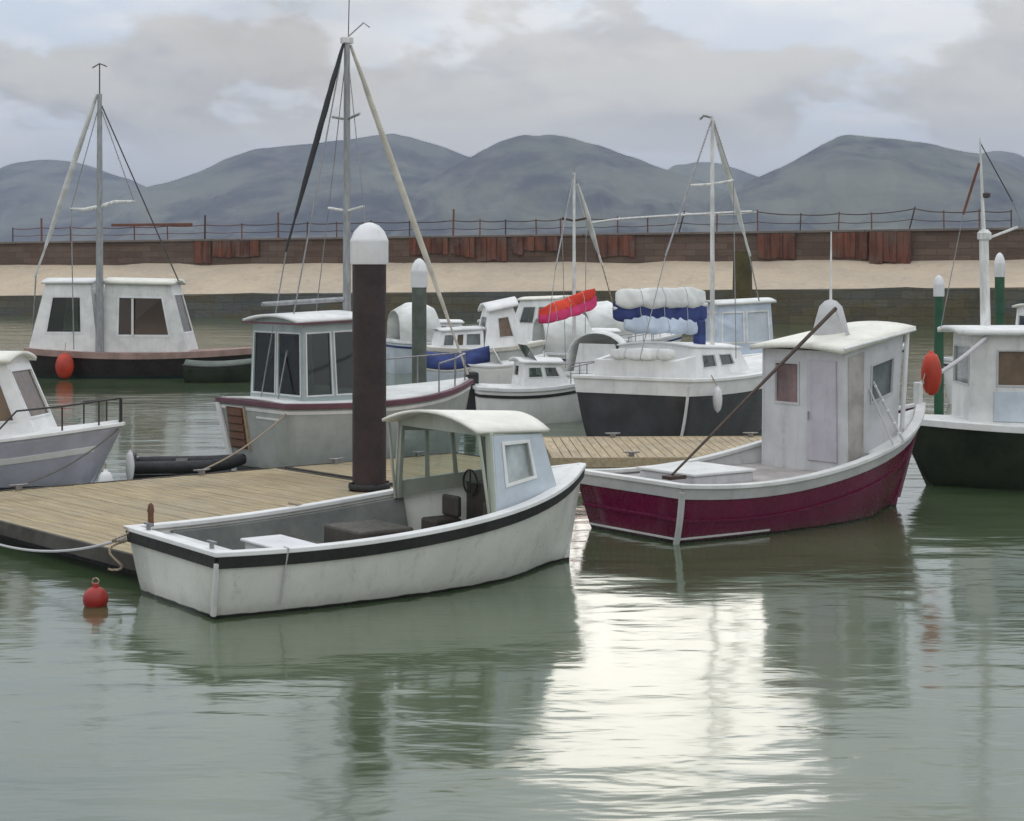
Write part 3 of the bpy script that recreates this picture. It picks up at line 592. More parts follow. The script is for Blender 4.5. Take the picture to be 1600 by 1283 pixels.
# ================================================================== PONTOONS
H1 = R(40)                                    # heading of the near boat and its pontoon
F1 = V(math.cos(H1), math.sin(H1), 0); S1 = V(math.sin(H1), -math.cos(H1), 0)
C1 = V(-3.66, 19.5, 0)
def pontoon(loc, rz, L, W, zt_, label, mat, pw=0.16, notch=None):
    """deck planks across the width, timber fascia, dark floats; local x along, y across from 0 to W"""
    t = thing('pontoon', loc, rz, label, 'pontoon', None); k = int(L / pw); me = None
    for i in range(k):
        if me is None:
            mb = MB(); mb.box(0, pw - 0.014, 0.06, W - 0.06, -0.045, 0); o = mb.build('deck_plank', mat, t, bevel=0.004); me = o.data
        else:
            o = bpy.data.objects.new('deck_plank', me); COL.objects.link(o); o.parent = t
            md = o.modifiers.new('edge', 'BEVEL'); md.width = 0.004; md.segments = 1; md.limit_method = 'ANGLE'
        o.location = (i * pw, 0, zt_ + 0.006 * mnoise.noise((i * 1.7, 3, L)))
    for y0 in (0.0, W - 0.055):
        mb = MB(); mb.box(-0.06, L + 0.06, y0, y0 + 0.055, zt_ - 0.17, zt_ + 0.012); mb.build('fascia', 'beam_dark' if mat == 'plank_tan' else 'plank_sand', t, bevel=0.008)
    for x0 in (-0.055, k * pw):
        mb = MB(); mb.box(x0, x0 + 0.055, 0.06, W - 0.06, zt_ - 0.17, zt_ + 0.012); mb.build('end_board', 'beam_dark' if mat == 'plank_tan' else 'plank_sand', t, bevel=0.008)
    for i in range(max(2, int(L / 3))):
        for yy in (0.16, W - 0.16):
            xx = (i + 0.5) * L / max(2, int(L / 3)); mb = MB(); mb.box(xx - 0.05, xx + 0.05, yy - 0.02, yy + 0.02, zt_ + 0.006, zt_ + 0.07); mb.tube([V(xx - 0.15, yy, zt_ + 0.09), V(xx, yy, zt_ + 0.08), V(xx + 0.15, yy, zt_ + 0.09)], [0.012, 0.022, 0.012], 6); mb.build('mooring_cleat', 'rail_steel', t, smooth=True)
    nf = max(2, int(L / 2.6))
    for i in range(nf):
        a = L * i / nf + 0.2; mb = MB(); mb.box(a, a + L / nf - 0.4, 0.15, W - 0.15, -0.3, zt_ - 0.06); mb.build('float', 'rubber_dark', t, bevel=0.03)
    return t
# port edge of the deck lies away from the camera
po = C1 - S1 * 0.98 + F1 * 0.22
pontoon((po.x, po.y, 0), H1, 6.2, 7.0, 0.30, 'wide tan timber pontoon alongside the open cream boat', 'plank_tan', 0.165)
pe = po + F1 * 6.36 - S1 * 3.4
pontoon((pe.x, pe.y, 0), H1, 3.5, 3.6, 0.30, 'narrow tan pontoon extension beside the grey motor sailer bow', 'plank_tan', 0.165)
pontoon((0.75, 31.2, 0), R(2), 5.4, 3.9, 0.30, 'short sandy plank pontoon between the maroon boat and the charcoal-hulled yacht', 'plank_sand', 0.165)
pontoon((-3.6, 48.5, 0), R(3), 13.0, 1.6, 0.30, 'narrow far pontoon walkway in front of the white moored boats', 'plank_sand', 0.25)

# ================================================================== MOORING POSTS
def post(px, Y, top_py, w_px, mat, cap_py=None, label='', cone=True, z_low=-2.0, collar=False, taper=0.0):
    X = wx(px, Y); r = w_px / 2 / FPX * Y; t = thing('mooring_post', (X, Y, 0), 0, label, 'mooring post'); zt_ = wz(top_py, Y)
    mb = MB(); mb.lathe([(r * (1 + taper), z_low), (r * (1 + taper * 0.5), 0.3), (r, zt_ * 0.6), (r * (1 - taper), zt_)], 28); mb.build('shaft', mat, t, smooth=True)
    if cap_py is not None:
        zc = wz(cap_py, Y); rc = r * 1.13; h = zc - zt_
        mb = MB(); mb.lathe([(rc * 0.97, zt_ - 0.02), (rc, zt_ + 0.01), (rc, zt_ + h * 0.52), (rc * 1.01, zt_ + h * 0.55), (rc * 0.96, zt_ + h * 0.60), (rc * 0.80, zt_ + h * 0.78), (rc * 0.50, zt_ + h * 0.93), (rc * 0.16, zt_ + h), (0.01, zt_ + h + 0.004)], 28); mb.build('cap', 'cap_white', t, smooth=True, angle=50)
    if collar:
        mb = MB(); mb.lathe([(r * 1.02, 0.33), (r * 1.22, 0.33), (r * 1.24, 0.345), (r * 1.24, 0.39), (r * 1.2, 0.405), (r * 1.02, 0.405)], 28); mb.build('guide_ring', 'rubber_dark', t, smooth=True)
        for q in range(4):
            a = q * math.pi / 2 + 0.4; mb = MB(); mb.tube([V(math.cos(a) * r * 1.12, math.sin(a) * r * 1.12, 0.28), V(math.cos(a) * r * 1.12, math.sin(a) * r * 1.12, 0.43)], 0.03, 8); mb.build('roller', 'rail_dark', t, smooth=True)
    return t
post(577, 26.7, 411, 53, 'post_brown', 348, 'thick dark brown mooring post with white cone cap standing in the tan pontoon', collar=True)
post(655, 47.6, 448, 23, 'post_greygreen', 404, 'slim grey-green mooring post with white cap behind the grey motor sailer')
post(1467, 43.0, 462, 15, 'post_green', 430, 'green mooring post with pale cap behind the orange fender')
post(1562, 62.0, 432, 15, 'post_green', 395, 'short green mooring post with pale cap beside the tall white mast')
post(1160, 60.0, 392, 32, 'post_olive', None, 'olive brown timber post without cap behind the pale blue wheelhouse', taper=0.12)

# ================================================================== NEAR CREAM BOAT (open cockpit, arched cuddy)
HB = R(35); FB = V(math.cos(HB), math.sin(HB), 0); SB = V(math.sin(HB), -math.cos(HB), 0); CB = V(-3.56, 19.18, 0)
t = thing('open_boat', CB, HB, 'open cream boat with black rubbing strake and arched cuddy beside the pontoon', 'boat')
h = Hull(5.18, 2.66, zs=(0.68, 0.75, 1.14), tr=0.86, rake=0.22, trake=0.10, draft=0.38, full=0.22, bowp=3.0, mid=0.40)
h.shell('hull', 'hull_cream', t, th=0.05)
h.band('rubbing_strake', 'rub_black', t, -0.13, -0.005, 0.035)
h.cap('gunwale', 'white_paint', t, 0.10, 0.045, -0.004, 0.045)
h.deck('cockpit_floor', 'cockpit_grey', t, 0.01, 0.84, z=0.12, inset=0.07)
h.deck('fore_deck', 'white_paint', t, 0.855, 0.99, drop=0.03, inset=0.05, camber=0.05)
h.deck('stern_deck', 'dull_white', t, 0.004, 0.09, drop=0.10, inset=0.05)
for s_ in (1, -1):
    mb = MB(); rows = []
    for i in range(13):
        q = lerp(0.09, 0.66, i / 12); rows.append([h.p(q, h.kz(q, zq), s_) - V(0, s_ * iq, 0) for zq, iq in ((h.sheer(q) - 0.04, 0.06), (h.sheer(q) - 0.05, 0.15), (0.35, 0.14), (0.13, 0.09))])
    mb.quad_strip(rows, flip=(s_ > 0)); mb.build('side_lining', 'cockpit_grey', t, solid=0.02)
mb = MB(); b0 = h.p(0, 0.16, -1); b1 = h.p(0, 0.86, -1)
mb.tube([lerp(h.p(0, 0.40, -1), h.p(0, 0.93, -1), i / 5) + V(-0.01, -0.005, 0) for i in range(6)], 0.032, 8); mb.build('corner_post', 'dull_white', t, smooth=True)
# thwart box, engine box
mb = MB(); mb.box(0.98, 1.42, -0.52, 0.42, 0.12, 0.54); mb.build('thwart_box', 'white_paint', t, bevel=0.02)
mb = MB(); mb.box(0.94, 1.46, -0.56, 0.46, 0.542, 0.58); mb.build('box_lid', 'cap_white', t, bevel=0.015)
mb = MB(); mb.box(1.98, 2.70, -0.42, 0.42, 0.12, 0.66); mb.build('engine_box', 'console_brown', t, bevel=0.03)
mb = MB(); mb.box(1.76, 1.90, -1.02, 1.02, 0.42, 0.47); mb.build('thwart', 'console_brown', t, bevel=0.01)
for y in (-0.62, 0.62):
    mb = MB(); mb.box(3.43, 3.80, y * 0.72 - 0.18, y * 0.72 + 0.18, 0.18, 0.60); o = mb.build('seat', 'console_brown', t, bevel=0.03)
    mb = MB(); mb.box(3.73, 3.80, y * 0.72 - 0.18, y * 0.72 + 0.18, 0.602, 0.86); mb.build('backrest', 'console_brown', o, bevel=0.03)
mb = MB(); mb.lathe([(0.035, 0), (0.032, 0.14), (0.040, 0.17), (0.030, 0.24), (0.010, 0.26)], 12, (0.10, 0.98, 0.72)); mb.build('wooden_bollard', 'door_brown', t, smooth=True)
# cuddy: open aft, arched roof, big front windows, pale blue side window
xa, xf = 3.34, 4.52; zb, zr, zf = 0.80, 1.73, 1.68
bot = [V(xa, 1.10, zb), V(xa, -1.10, zb), V(xf, -0.70, zb + 0.17), V(xf, 0.70, zb + 0.17)]; top = [V(xa, 1.00, zr), V(xa, -1.00, zr), V(xf - 0.20, -0.64, zf), V(xf - 0.20, 0.64, zf)]
cab = cabin(t, bot, top, 'cabin_green', {0: [(0.05, 0.95, -0.001, 0.96, None)], 1: [(0.22, 0.66, 0.36, 0.84, 'glass_pale')], 2: [(0.05, 0.33, 0.16, 0.92, 'glass'), (0.37, 0.63, 0.16, 0.92, 'glass'), (0.67, 0.95, 0.16, 0.92, 'glass')], 3: [(0.06, 0.34, 0.22, 0.90, 'glass'), (0.38, 0.64, 0.22, 0.90, 'glass'), (0.68, 0.93, 0.22, 0.90, 'glass')]}, frame=None, crown=0.17, name='cuddy')
o = roof(t, top, (0.20, 0.04, 0.08), 0.035, 0.17, 'cream_paint', n=12)
mb = MB(); P = [Vector(bot[1]), Vector(bot[2]), Vector(top[2]), Vector(top[1])]
def ptw(P, u, v, d=0.0):
    nr = (P[1] - P[0]).cross(P[3] - P[0]).normalized(); return (P[0] * (1 - u) + P[1] * u) * (1 - v) + (P[3] * (1 - u) + P[2] * u) * v + nr * d
mb.panel(ptw(P, 0.02, 0.02, 0.014), ptw(P, 0.98, 0.02, 0.014), ptw(P, 0.98, 0.97, 0.014), ptw(P, 0.02, 0.97, 0.014), [(0.205, 0.665, 0.35, 0.86)], 0.012); mb.build('side_panel', 'pale_blue', cab, bevel=0.003)
f = MB(); f.panel(ptw(P, 0.18, 0.31, 0.03), ptw(P, 0.70, 0.31, 0.03), ptw(P, 0.70, 0.89, 0.03), ptw(P, 0.18, 0.89, 0.03), [(0.08, 0.92, 0.08, 0.92)], 0.014); f.build('window_frame', 'white_paint', cab, bevel=0.003)
for y in (-0.72, 0.72):
    mb = MB(); mb.tube([V(xa - 0.02, y * 1.42, 0.80), V(xa - 0.14, y * 1.36, 1.73)], 0.018, 8); mb.build('grab_pole', 'cabin_green', cab, smooth=True)
mb = MB(); mb.box(4.06, 4.24, -0.58, 0.58, 0.34, 1.0); mb.build('dashboard', 'console_brown', t, bevel=0.02)
mb = MB()
ring = [V(4.02, 0.42 + 0.15 * math.cos(a), 1.0 + 0.15 * math.sin(a)) for a in [2 * math.pi * i / 16 for i in range(17)]]
mb.tube(ring, 0.014, 6); mb.tube([ring[0], ring[8]], 0.010, 6); mb.tube([ring[4], ring[12]], 0.010, 6); mb.build('steering_wheel', 'rail_dark', t, smooth=True)
# rope hanging down the near side
rp = MB(); q = 0.13; a = h.p(q, 1, -1) + V(0, -0.055, 0.05); b = h.p(q, 0.45, -1) + V(0.0, -0.03, 0)
rp.tube([a + V(0, 0.1, 0), a, lerp(a, b, 0.5) + V(-0.01, 0, 0), b], 0.010, 6); rp.build('hanging_line', 'rope_pale', t, smooth=True)
for y in (-0.9, 0.7):
    mb = MB(); mb.box(-0.07, -0.03, y - 0.02, y + 0.02, 0.72, 0.78); mb.box(-0.07, -0.03, y - 0.09, y + 0.09, 0.78, 0.805); mb.build('cleat', 'rail_steel', t, bevel=0.006)

# stern lines, tangle and mooring float
def w1(s, tt, z): p = CB + FB * s + SB * tt; return V(p.x, p.y, z)
mb = MB(); a = w1(-0.10, -1.02, 0.72); pts = []
for i in range(60):
    q = i / 59; pts.append(a + V(-0.10 - 0.10 * q + 0.075 * math.sin(q * 17), -0.04 + 0.05 * math.cos(q * 13), -0.42 * q * (1 + 0.25 * math.sin(q * 9))))
mb.tube(pts, 0.014, 6); tag(mb.build('tangled_rope', 'rope', None, smooth=True), 'tangled tan rope hanging off the cream boat stern above the red float', 'rope')
mb = MB(); b = V(wx(-60, 22.0), 22.2, 0.33); a = w1(-0.16, -1.08, 0.60)
mb.tube([lerp(a, b, i / 24) - V(0, 0, 0.75 * (i / 24) * (1 - i / 24)) for i in range(25)], 0.016, 6); tag(mb.build('stern_line', 'rope_pale', None, smooth=True), 'grey mooring rope slung from the cream boat stern along the pontoon end', 'rope')
ft = thing('mooring_float', (-4.45, 19.15, 0.07), 0, 'small round red mooring float in the water at the cream boat stern', 'buoy')
mb = MB(); mb.lathe([(0.01, -0.135)] + [(0.135 * math.sin(math.pi * i / 12), -0.135 * math.cos(math.pi * i / 12)) for i in range(1, 12)] + [(0.035, 0.135), (0.03, 0.17), (0.01, 0.172)], 20); mb.build('ball', 'red_float', ft, smooth=True, angle=60)
mb = MB(); mb.tube([V(0.035 * math.cos(q), 0, 0.19 + 0.035 * math.sin(q)) for q in [2 * math.pi * i / 12 for i in range(13)]], 0.009, 6); mb.build('lifting_eye', 'rope', ft, smooth=True)

def moor(name, a, b, label, mat='rope', r=0.014, sag=0.18):
    mb = MB(); mb.tube([lerp(Vector(a), Vector(b), i / 16) - V(0, 0, sag * 4 * (i / 16) * (1 - i / 16)) for i in range(17)], r, 6); tag(mb.build(name, mat, None, smooth=True), label, 'rope')
def pont1(x, y): p = po + F1 * x - S1 * y; return V(p.x, p.y, 0.38)
moor('mooring_rope', w1(2.0, -1.30, 0.80), pont1(4.65, 0.16), 'tan rope from the cream boat far gunwale to a pontoon cleat', sag=0.06)
B3_ = C1 + F1 * 7.13 - S1 * 8.4
moor('mooring_rope', V(B3_.x - 0.15, B3_.y, 1.22), pont1(4.65, 6.84), 'tan rope from the grey motor sailer stern down to the pontoon', sag=0.10)
moor('mooring_rope', V(wx(186, 28.6), 28.55, 1.05), pont1(1.55, 6.84), 'dark rope from the lilac cruiser bow down to the pontoon', 'rope_dark', 0.012, 0.12)

# ================================================================== MAROON BOAT (box wheelhouse)
H2 = R(36); F2 = V(math.cos(H2), math.sin(H2), 0); S2 = V(math.sin(H2), -math.cos(H2), 0); C2 = V(1.68, 24.2, 0)
t = thing('maroon_boat', C2, H2, 'maroon fishing boat with grey bulwark and boxy grey wheelhouse', 'boat')
h = Hull(5.08, 2.45, zs=(0.76, 0.80, 1.50), tr=0.92, rake=0.62, trake=0.16, draft=0.5, full=0.25, bowp=3.4, mid=0.42)
h.shell('hull', 'hull_maroon', t, th=0.05)
h.band('bulwark_strake', 'bulwark_grey', t, -0.15, 0.0, 0.022)
h.cap('gunwale', 'dull_white', t, 0.09, 0.05, -0.004, 0.05)
h.band('waterline_stripe', 'dull_white', t, 0.045, 0.075, 0.008, t1=0.30, rel=False)
h.band('rubbing_strake', 'hull_maroon', t, -0.46, -0.42, 0.025)
h.deck('deck', 'deck_brown', t, 0.01, 0.97, z=0.64, inset=0.05)
h.deck('fore_deck', 'dull_white', t, 0.70, 0.99, drop=0.10, inset=0.05, camber=0.05)
for s_ in (1, -1):
    mb = MB(); rows = []
    for i in range(17):
        q = lerp(0.01, 0.80, i / 16); rows.append([h.p(q, h.kz(q, zq), s_) - V(0, s_ * 0.062, 0) for zq in (h.sheer(q) - 0.005, lerp(h.sheer(q), 0.65, 0.5), 0.65)])
    mb.quad_strip(rows, flip=(s_ > 0)); mb.build('bulwark_lining', 'bulwark_grey', t, solid=0.008)
mb = MB(); mb.tube([h.p(0, 0.10 + 0.86 * i / 10, -1) + V(-0.02, -0.012, 0) for i in range(11)], 0.045, 8); mb.build('quarter_post', 'bulwark_grey', t, smooth=True)
mb = MB(); mb.tube([h.p(1.0, 0.12 + 0.9 * i / 10, 1) * 1.0 + V(0.02, -h.p(1, 0.12 + 0.9 * i / 10, 1).y, 0) for i in range(11)], 0.035, 8); mb.build('stem', 'trim_maroon', t, smooth=True)
mb = MB(); mb.box(5.58, 5.68, -0.06, 0.06, 1.30, 1.86); mb.build('bow_post', 'dull_white', t, bevel=0.02)
mb = MB(); mb.box(0.55, 1.65, -0.55, 0.6, 0.64, 0.80); o = mb.build('fish_hatch', 'wheelhouse_grey', t, bevel=0.03); mb = MB(); mb.box(0.52, 1.68, -0.58, 0.63, 0.802, 0.84); mb.build('hatch_lid', 'dull_white', o, bevel=0.012)
xa, xf = 3.15, 4.50; zb = 0.66
bot = [V(xa, 0.86, zb), V(xa, -0.86, zb), V(xf, -0.58, 1.02), V(xf, 0.58, 1.02)]; top = [V(xa, 0.84, 2.42), V(xa, -0.84, 2.42), V(xf + 0.08, -0.64, 2.66), V(xf + 0.08, 0.64, 2.66)]
cab = cabin(t, bot, top, 'wheelhouse_grey', {0: [(0.17, 0.44, 0.56, 0.88, 'glass_red')], 1: [(0.46, 0.84, 0.50, 0.80, 'glass_grey')], 2: [(0.08, 0.46, 0.5, 0.88, 'glass_grey'), (0.54, 0.92, 0.5, 0.88, 'glass_grey')], 3: [(0.3, 0.8, 0.55, 0.85, 'glass_grey')]}, frame='bulwark_grey', fw=0.035, name='wheelhouse')
P = [Vector(bot[0]), Vector(bot[1]), Vector(top[1]), Vector(top[0])]
mb = MB(); mb.hexa([ptw(P, 0.56, 0.10, 0), ptw(P, 0.90, 0.10, 0), ptw(P, 0.90, 0.92, 0), ptw(P, 0.56, 0.92, 0)], [ptw(P, 0.56, 0.10, 0.03), ptw(P, 0.90, 0.10, 0.03), ptw(P, 0.90, 0.92, 0.03), ptw(P, 0.56, 0.92, 0.03)]); d = mb.build('door', 'lavender', cab, bevel=0.006)
mb = MB(); a = ptw(P, 0.60, 0.50, 0.06); mb.tube([a, a + V(0, 0, -0.12)], 0.012, 6); mb.build('door_handle', 'rail_steel', cab, smooth=True)
P = [Vector(bot[1]), Vector(bot[2]), Vector(top[2]), Vector(top[1])]
mb = MB(); mb.hexa([ptw(P, 0.03, 0.10, 0), ptw(P, 0.30, 0.10, 0), ptw(P, 0.30, 0.95, 0), ptw(P, 0.03, 0.95, 0)], [ptw(P, 0.03, 0.10, 0.022), ptw(P, 0.30, 0.10, 0.022), ptw(P, 0.30, 0.95, 0.022), ptw(P, 0.03, 0.95, 0.022)]); mb.build('side_door', 'deck_brown', cab, bevel=0.006)
mb = MB(); mb.tube([V(xf + 0.09, -0.60, 1.20), V(xf + 0.14, -0.66, 2.66)], 0.035, 8); mb.build('corner_pillar', 'cap_white', cab, smooth=True)
rf = roof(t, top, (0.16, 0.10, 0.16), 0.07, 0.06, 'cream_paint')
mb = MB(); mb.tube([top[1] + V(-0.14, -0.10, 0.045), top[2] + V(0.14, -0.10, 0.045)], 0.022, 8); mb.build('roof_edge', 'white_paint', rf, smooth=True)
# cowl and thin mast on the roof
mb = MB(); mb.lathe([(0.30, 0.0), (0.27, 0.10), (0.22, 0.30), (0.17, 0.48), (0.09, 0.56), (0.02, 0.585)], 20, (3.85, 0.12, 2.56)); mb.build('cowl', 'bulwark_grey', rf, smooth=True)
mb = MB(); mb.tube([V(3.85, 0.12, 3.10), V(3.86, 0.12, 4.15)], [0.022, 0.010], 8); mb.build('whip_mast', 'mast_white', rf, smooth=True)
# derrick pole leaning from the roof down to the transom
spar(t, 'derrick', V(0.16, -0.55, 0.86), V(3.62, -0.20, 3.02), 0.016, 0.030, 'brown_dark')
mb = MB(); mb.box(0.05, 0.34, -0.64, -0.46, 0.80, 0.85); mb.build('derrick_shoe', 'brown_dark', t, bevel=0.01)
line(t, 'roof_stay', V(3.62, -0.20, 3.0), V(3.80, -1.14, 1.10), 0.014, 'rope_pale')
line(t, 'roof_stay', V(3.66, -0.20, 2.95), V(4.05, -1.12, 1.12), 0.020, 'rope_pale')
for i in range(9):
    q = 0.2 + 0.75 * i / 8 + 0.03 * mnoise.noise((i * 2.3, 0, 0)); p = lerp(V(3.66, -0.20, 2.95), V(4.05, -1.12, 1.12), q); mb = MB(); mb.lathe([(0.006, -0.024), (0.026, -0.012), (0.028, 0.01), (0.006, 0.024)], 10, p); mb.build('cork_bead', 'cap_white', t, smooth=True)
def w2(s, tt, z): p = C2 + F2 * s + S2 * tt; return V(p.x, p.y, z)
p = w2(5.91, 0.02, 1.98)
fender('orange_fender', p, 0.16, 0.60, 'orange_float', 'orange-red fender hung on the bow post of the maroon boat', rope_to=V(-0.18, -0.14, -0.16))
# pale line from the maroon bow up to the next boat
a = w2(5.63, 0.0, 1.82); 
mb = MB(); bb = V(wx(1545, 29.2), 29.2, wz(524, 29.2)); mb.tube([lerp(a, bb, i / 16) - V(0, 0, 0.25 * (i / 16) * (1 - i / 16)) for i in range(17)], 0.035, 8); tag(mb.build('bow_line', 'rope_pale', None, smooth=True), 'thick pale rope rising from the maroon boat bow to the bottle-green boat', 'rope')

# ================================================================== GREY MOTOR SAILER with brown transom door and tall mast
B3 = C1 + F1 * 7.13 - S1 * 8.4; C3 = B3 - S1 * 1.12
t = thing('motor_sailer', C3, H1, 'grey motor sailer with glazed wheelhouse, brown door and tall grey mast', 'sailing boat')
h = Hull(4.25, 2.45, zs=(1.28, 1.26, 1.46), tr=0.90, rake=0.35, trake=0.28, draft=0.5, full=0.22, bowp=2.4, mid=0.42)
h.shell('hull', 'hull_grey', t, th=0.05)
h.cap('rubbing_rail', 'trim_maroon', t, 0.08, 0.05, -0.06, 0.03)
h.deck('deck', 'dull_white', t, 0.003, 0.985, drop=0.0, inset=0.06, camber=0.04)
h.band('white_stripe', 'white_paint', t, -0.16, -0.10, 0.012)
mb = MB(); mb.tube([h.p(0, 0.12 + 0.85 * i / 8, 1) + V(-0.02, 0.012, 0) for i in range(9)], 0.06, 8); mb.build('quarter_post', 'white_paint', t, smooth=True)
# louvred door on the transom (port side)
def tp(y, z, d): x = h.p(0, h.kz(0, z), 1).x; return V(x - d, y, z)
mb = MB(); q = [(0.86, 0.42), (0.28, 0.42), (0.28, 1.16), (0.86, 1.16)]
mb.hexa([tp(y, z, -0.02) for y, z in q], [tp(y, z, 0.025) for y, z in q]); d = mb.build('transom_door', 'door_brown', t, bevel=0.004)
for i in range(5):
    z0 = 0.46 + i * 0.138; q = [(0.82, z0), (0.33, z0), (0.33, z0 + 0.115), (0.82, z0 + 0.115)]; mb = MB(); mb.hexa([tp(y, z, 0.02) for y, z in q], [tp(y, z, 0.055 - 0.02 * (k > 1)) for k, (y, z) in enumerate(q)]); mb.build('louvre', 'door_brown', d, bevel=0.004)
mb = MB(); q = [(0.275, 0.40), (0.225, 0.40), (0.225, 1.18), (0.275, 1.18)]; mb.hexa([tp(y, z, -0.02) for y, z in q], [tp(y, z, 0.04) for y, z in q]); mb.build('door_jamb', 'plank_sand', t, bevel=0.004)
mb = MB(); mb.hexa([tp(y, z, -0.02) for y, z in [(-0.1, 1.0), (-0.85, 1.0), (-0.85, 1.035), (-0.1, 1.035)]], [tp(y, z, 0.015) for y, z in [(-0.1, 1.0), (-0.85, 1.0), (-0.85, 1.035), (-0.1, 1.035)]]); mb.build('transom_trim', 'white_paint', t)
xa, xf = 0.22, 1.55
bot = [V(xa, 0.86, 1.27), V(xa, -0.86, 1.27), V(xf, -0.86, 1.27), V(xf, 0.86, 1.27)]; top = [V(xa + 0.02, 0.80, 2.66), V(xa + 0.02, -0.80, 2.66), V(xf - 0.10, -0.80, 2.70), V(xf - 0.10, 0.80, 2.70)]
cab = cabin(t, bot, top, 'roof_grey', {0: [(0.05, 0.47, 0.10, 0.86), (0.53, 0.95, 0.10, 0.86)], 1: [(0.07, 0.46, 0.10, 0.86), (0.54, 0.93, 0.10, 0.86)], 2: [(0.06, 0.47, 0.14, 0.88), (0.53, 0.94, 0.14, 0.88)], 3: [(0.07, 0.46, 0.10, 0.86), (0.54, 0.93, 0.10, 0.86)]}, frame='dull_white', fw=0.028, crown=0.10, name='wheelhouse', pane='glass_tint')
rf = roof(t, top, (0.16, 0.08, 0.12), 0.05, 0.10, 'white_paint')
mb = MB(); mb.rect_sweep([top[0] + V(-0.18, 0.09, -0.03), top[1] + V(-0.18, -0.09, -0.03), top[2] + V(0.14, -0.09, -0.03), top[3] + V(0.14, 0.09, -0.03)], 0.02, 0.006, 0.0, 0.035, [V(-0.7, 0.7, 0), V(-0.7, -0.7, 0), V(0.7, -0.7, 0), V(0.7, 0.7, 0)], closed=True); mb.build('roof_trim', 'trim_maroon', rf)
mz = 7.75; mxp = 1.66
spar(t, 'mast', V(mxp, -0.10, 1.2), V(mxp, -0.10, mz), 0.085, 0.055, 'mast_grey', n=14)
mb = MB(); mb.tube([V(mxp + 0.03, -0.10, mz), V(mxp + 0.05, -0.10, mz + 0.75)], 0.009, 6); mb.build('aerial', 'wire_dark', t, smooth=True)
mb = MB(); mb.tube([V(mxp, -0.10, mz + 0.02), V(mxp + 0.26, -0.25, mz + 0.30), V(mxp + 0.36, -0.3, mz + 0.22)], 0.012, 6); mb.build('wind_vane', 'wire', t, smooth=True)
mb = MB(); mb.box(mxp - 0.10, mxp + 0.10, -0.17, -0.03, mz - 0.08, mz + 0.03); mb.build('masthead', 'mast_white', t, bevel=0.01)
for zz_, l, mt in ((4.64, 0.55, 'mast_white'), (6.30, 0.42, 'mast_grey')):
    mb = MB(); mb.tube([V(mxp - 0.02, -0.10 + l, zz_ + 0.07), V(mxp, -0.10, zz_), V(mxp - 0.02, -0.10 - l, zz_ + 0.07)], 0.026, 8); mb.build('spreader', mt, t, smooth=True)
furled(t, V(mxp + 0.08, -0.10, mz - 0.1), h.p(1, 1, 1) + V(-0.05, 0, 0.12), 0.062, 'sail_cream')
furled(t, V(mxp - 0.08, -0.10, mz - 0.1), V(0.42, 0.0, 3.9), 0.055, 'sail_dark')
line(t, 'backstay', V(0.44, 0.0, 3.95), V(0.06, 0.25, 1.3), 0.013, 'wire')
line(t, 'backstay', V(mxp - 0.06, -0.10, mz - 0.05), V(0.06, -0.3, 1.3), 0.013, 'wire')
for s_ in (1, -1):
    line(t, 'shroud', V(mxp, -0.10, mz - 0.15), V(mxp - 0.02, -0.10 + s_ * 0.55, 4.71), 0.009, 'wire'); line(t, 'shroud', V(mxp - 0.02, -0.10 + s_ * 0.55, 4.71), V(mxp - 0.05, s_ * 1.15, 1.3), 0.009, 'wire')
spar(t, 'boom', V(mxp - 0.08, -0.10, 3.05), V(-0.1, -0.05, 2.98), 0.045, 0.04, 'mast_grey')
pts = [h.p(q, 1, s_) + V(-0.03, -s_ * 0.05, 0.55) for s_, q in ((-1, 0.72), (-1, 0.85), (-1, 0.96), (1, 0.96), (1, 0.85), (1, 0.72))]
railing(t, pts, [(p.x, p.y, p.z, p.z - 0.56) for p in pts], 1.3, 0.016, 'rail_steel', 'pulpit')

# ================================================================== LILAC CRUISER at the frame's left edge
bx, by = wx(188, 28.6), 28.6; H4 = R(-6); L4 = 6.2
C4 = V(bx, by, 0) - V(math.cos(H4), math.sin(H4), 0) * (L4 + 0.55)
t = thing('cabin_cruiser', C4, H4, 'lilac and white cabin cruiser with brown window and bow rail behind the pontoon', 'boat')
h = Hull(L4, 2.5, zs=(0.90, 0.78, 1.12), tr=0.86, rake=0.6, trake=0.08, draft=0.4, full=0.25, bowp=3.2, mid=0.42)
h.shell('hull', 'hull_lilac', t, th=0.05)
h.cap('gunwale', 'white_paint', t, 0.07, 0.035, -0.02, 0.035)
h.band('white_flash', 'white_paint', t, -0.40, -0.30, 0.010, t0=0.55, t1=0.97, transom=False)
h.deck('deck', 'white_paint', t, 0.003, 0.99, drop=0.01, inset=0.06, camber=0.05)
xa, xf = 2.7, 5.55
bot = [V(xa, 0.90, 0.76), V(xa, -0.90, 0.76), V(xf, -0.50, 0.98), V(xf, 0.50, 0.98)]; top = [V(xa + 0.1, 0.80, 2.10), V(xa + 0.1, -0.80, 2.10), V(xf - 0.50, -0.50, 2.10), V(xf - 0.50, 0.50, 2.10)]
cab = cabin(t, bot, top, 'white_paint', {1: [(0.12, 0.44, 0.30, 0.80, 'glass_brown'), (0.58, 0.91, 0.22, 0.80, 'glass_brown')], 2: [(0.08, 0.92, 0.25, 0.88, 'glass_brown')], 3: [(0.58, 0.9, 0.25, 0.8, 'glass_brown')]}, frame='cap_white', fw=0.04, crown=0.12, name='cabin')
roof(t, top, (0.2, 0.06, 0.10), 0.06, 0.12, 'cream_paint', n=10)
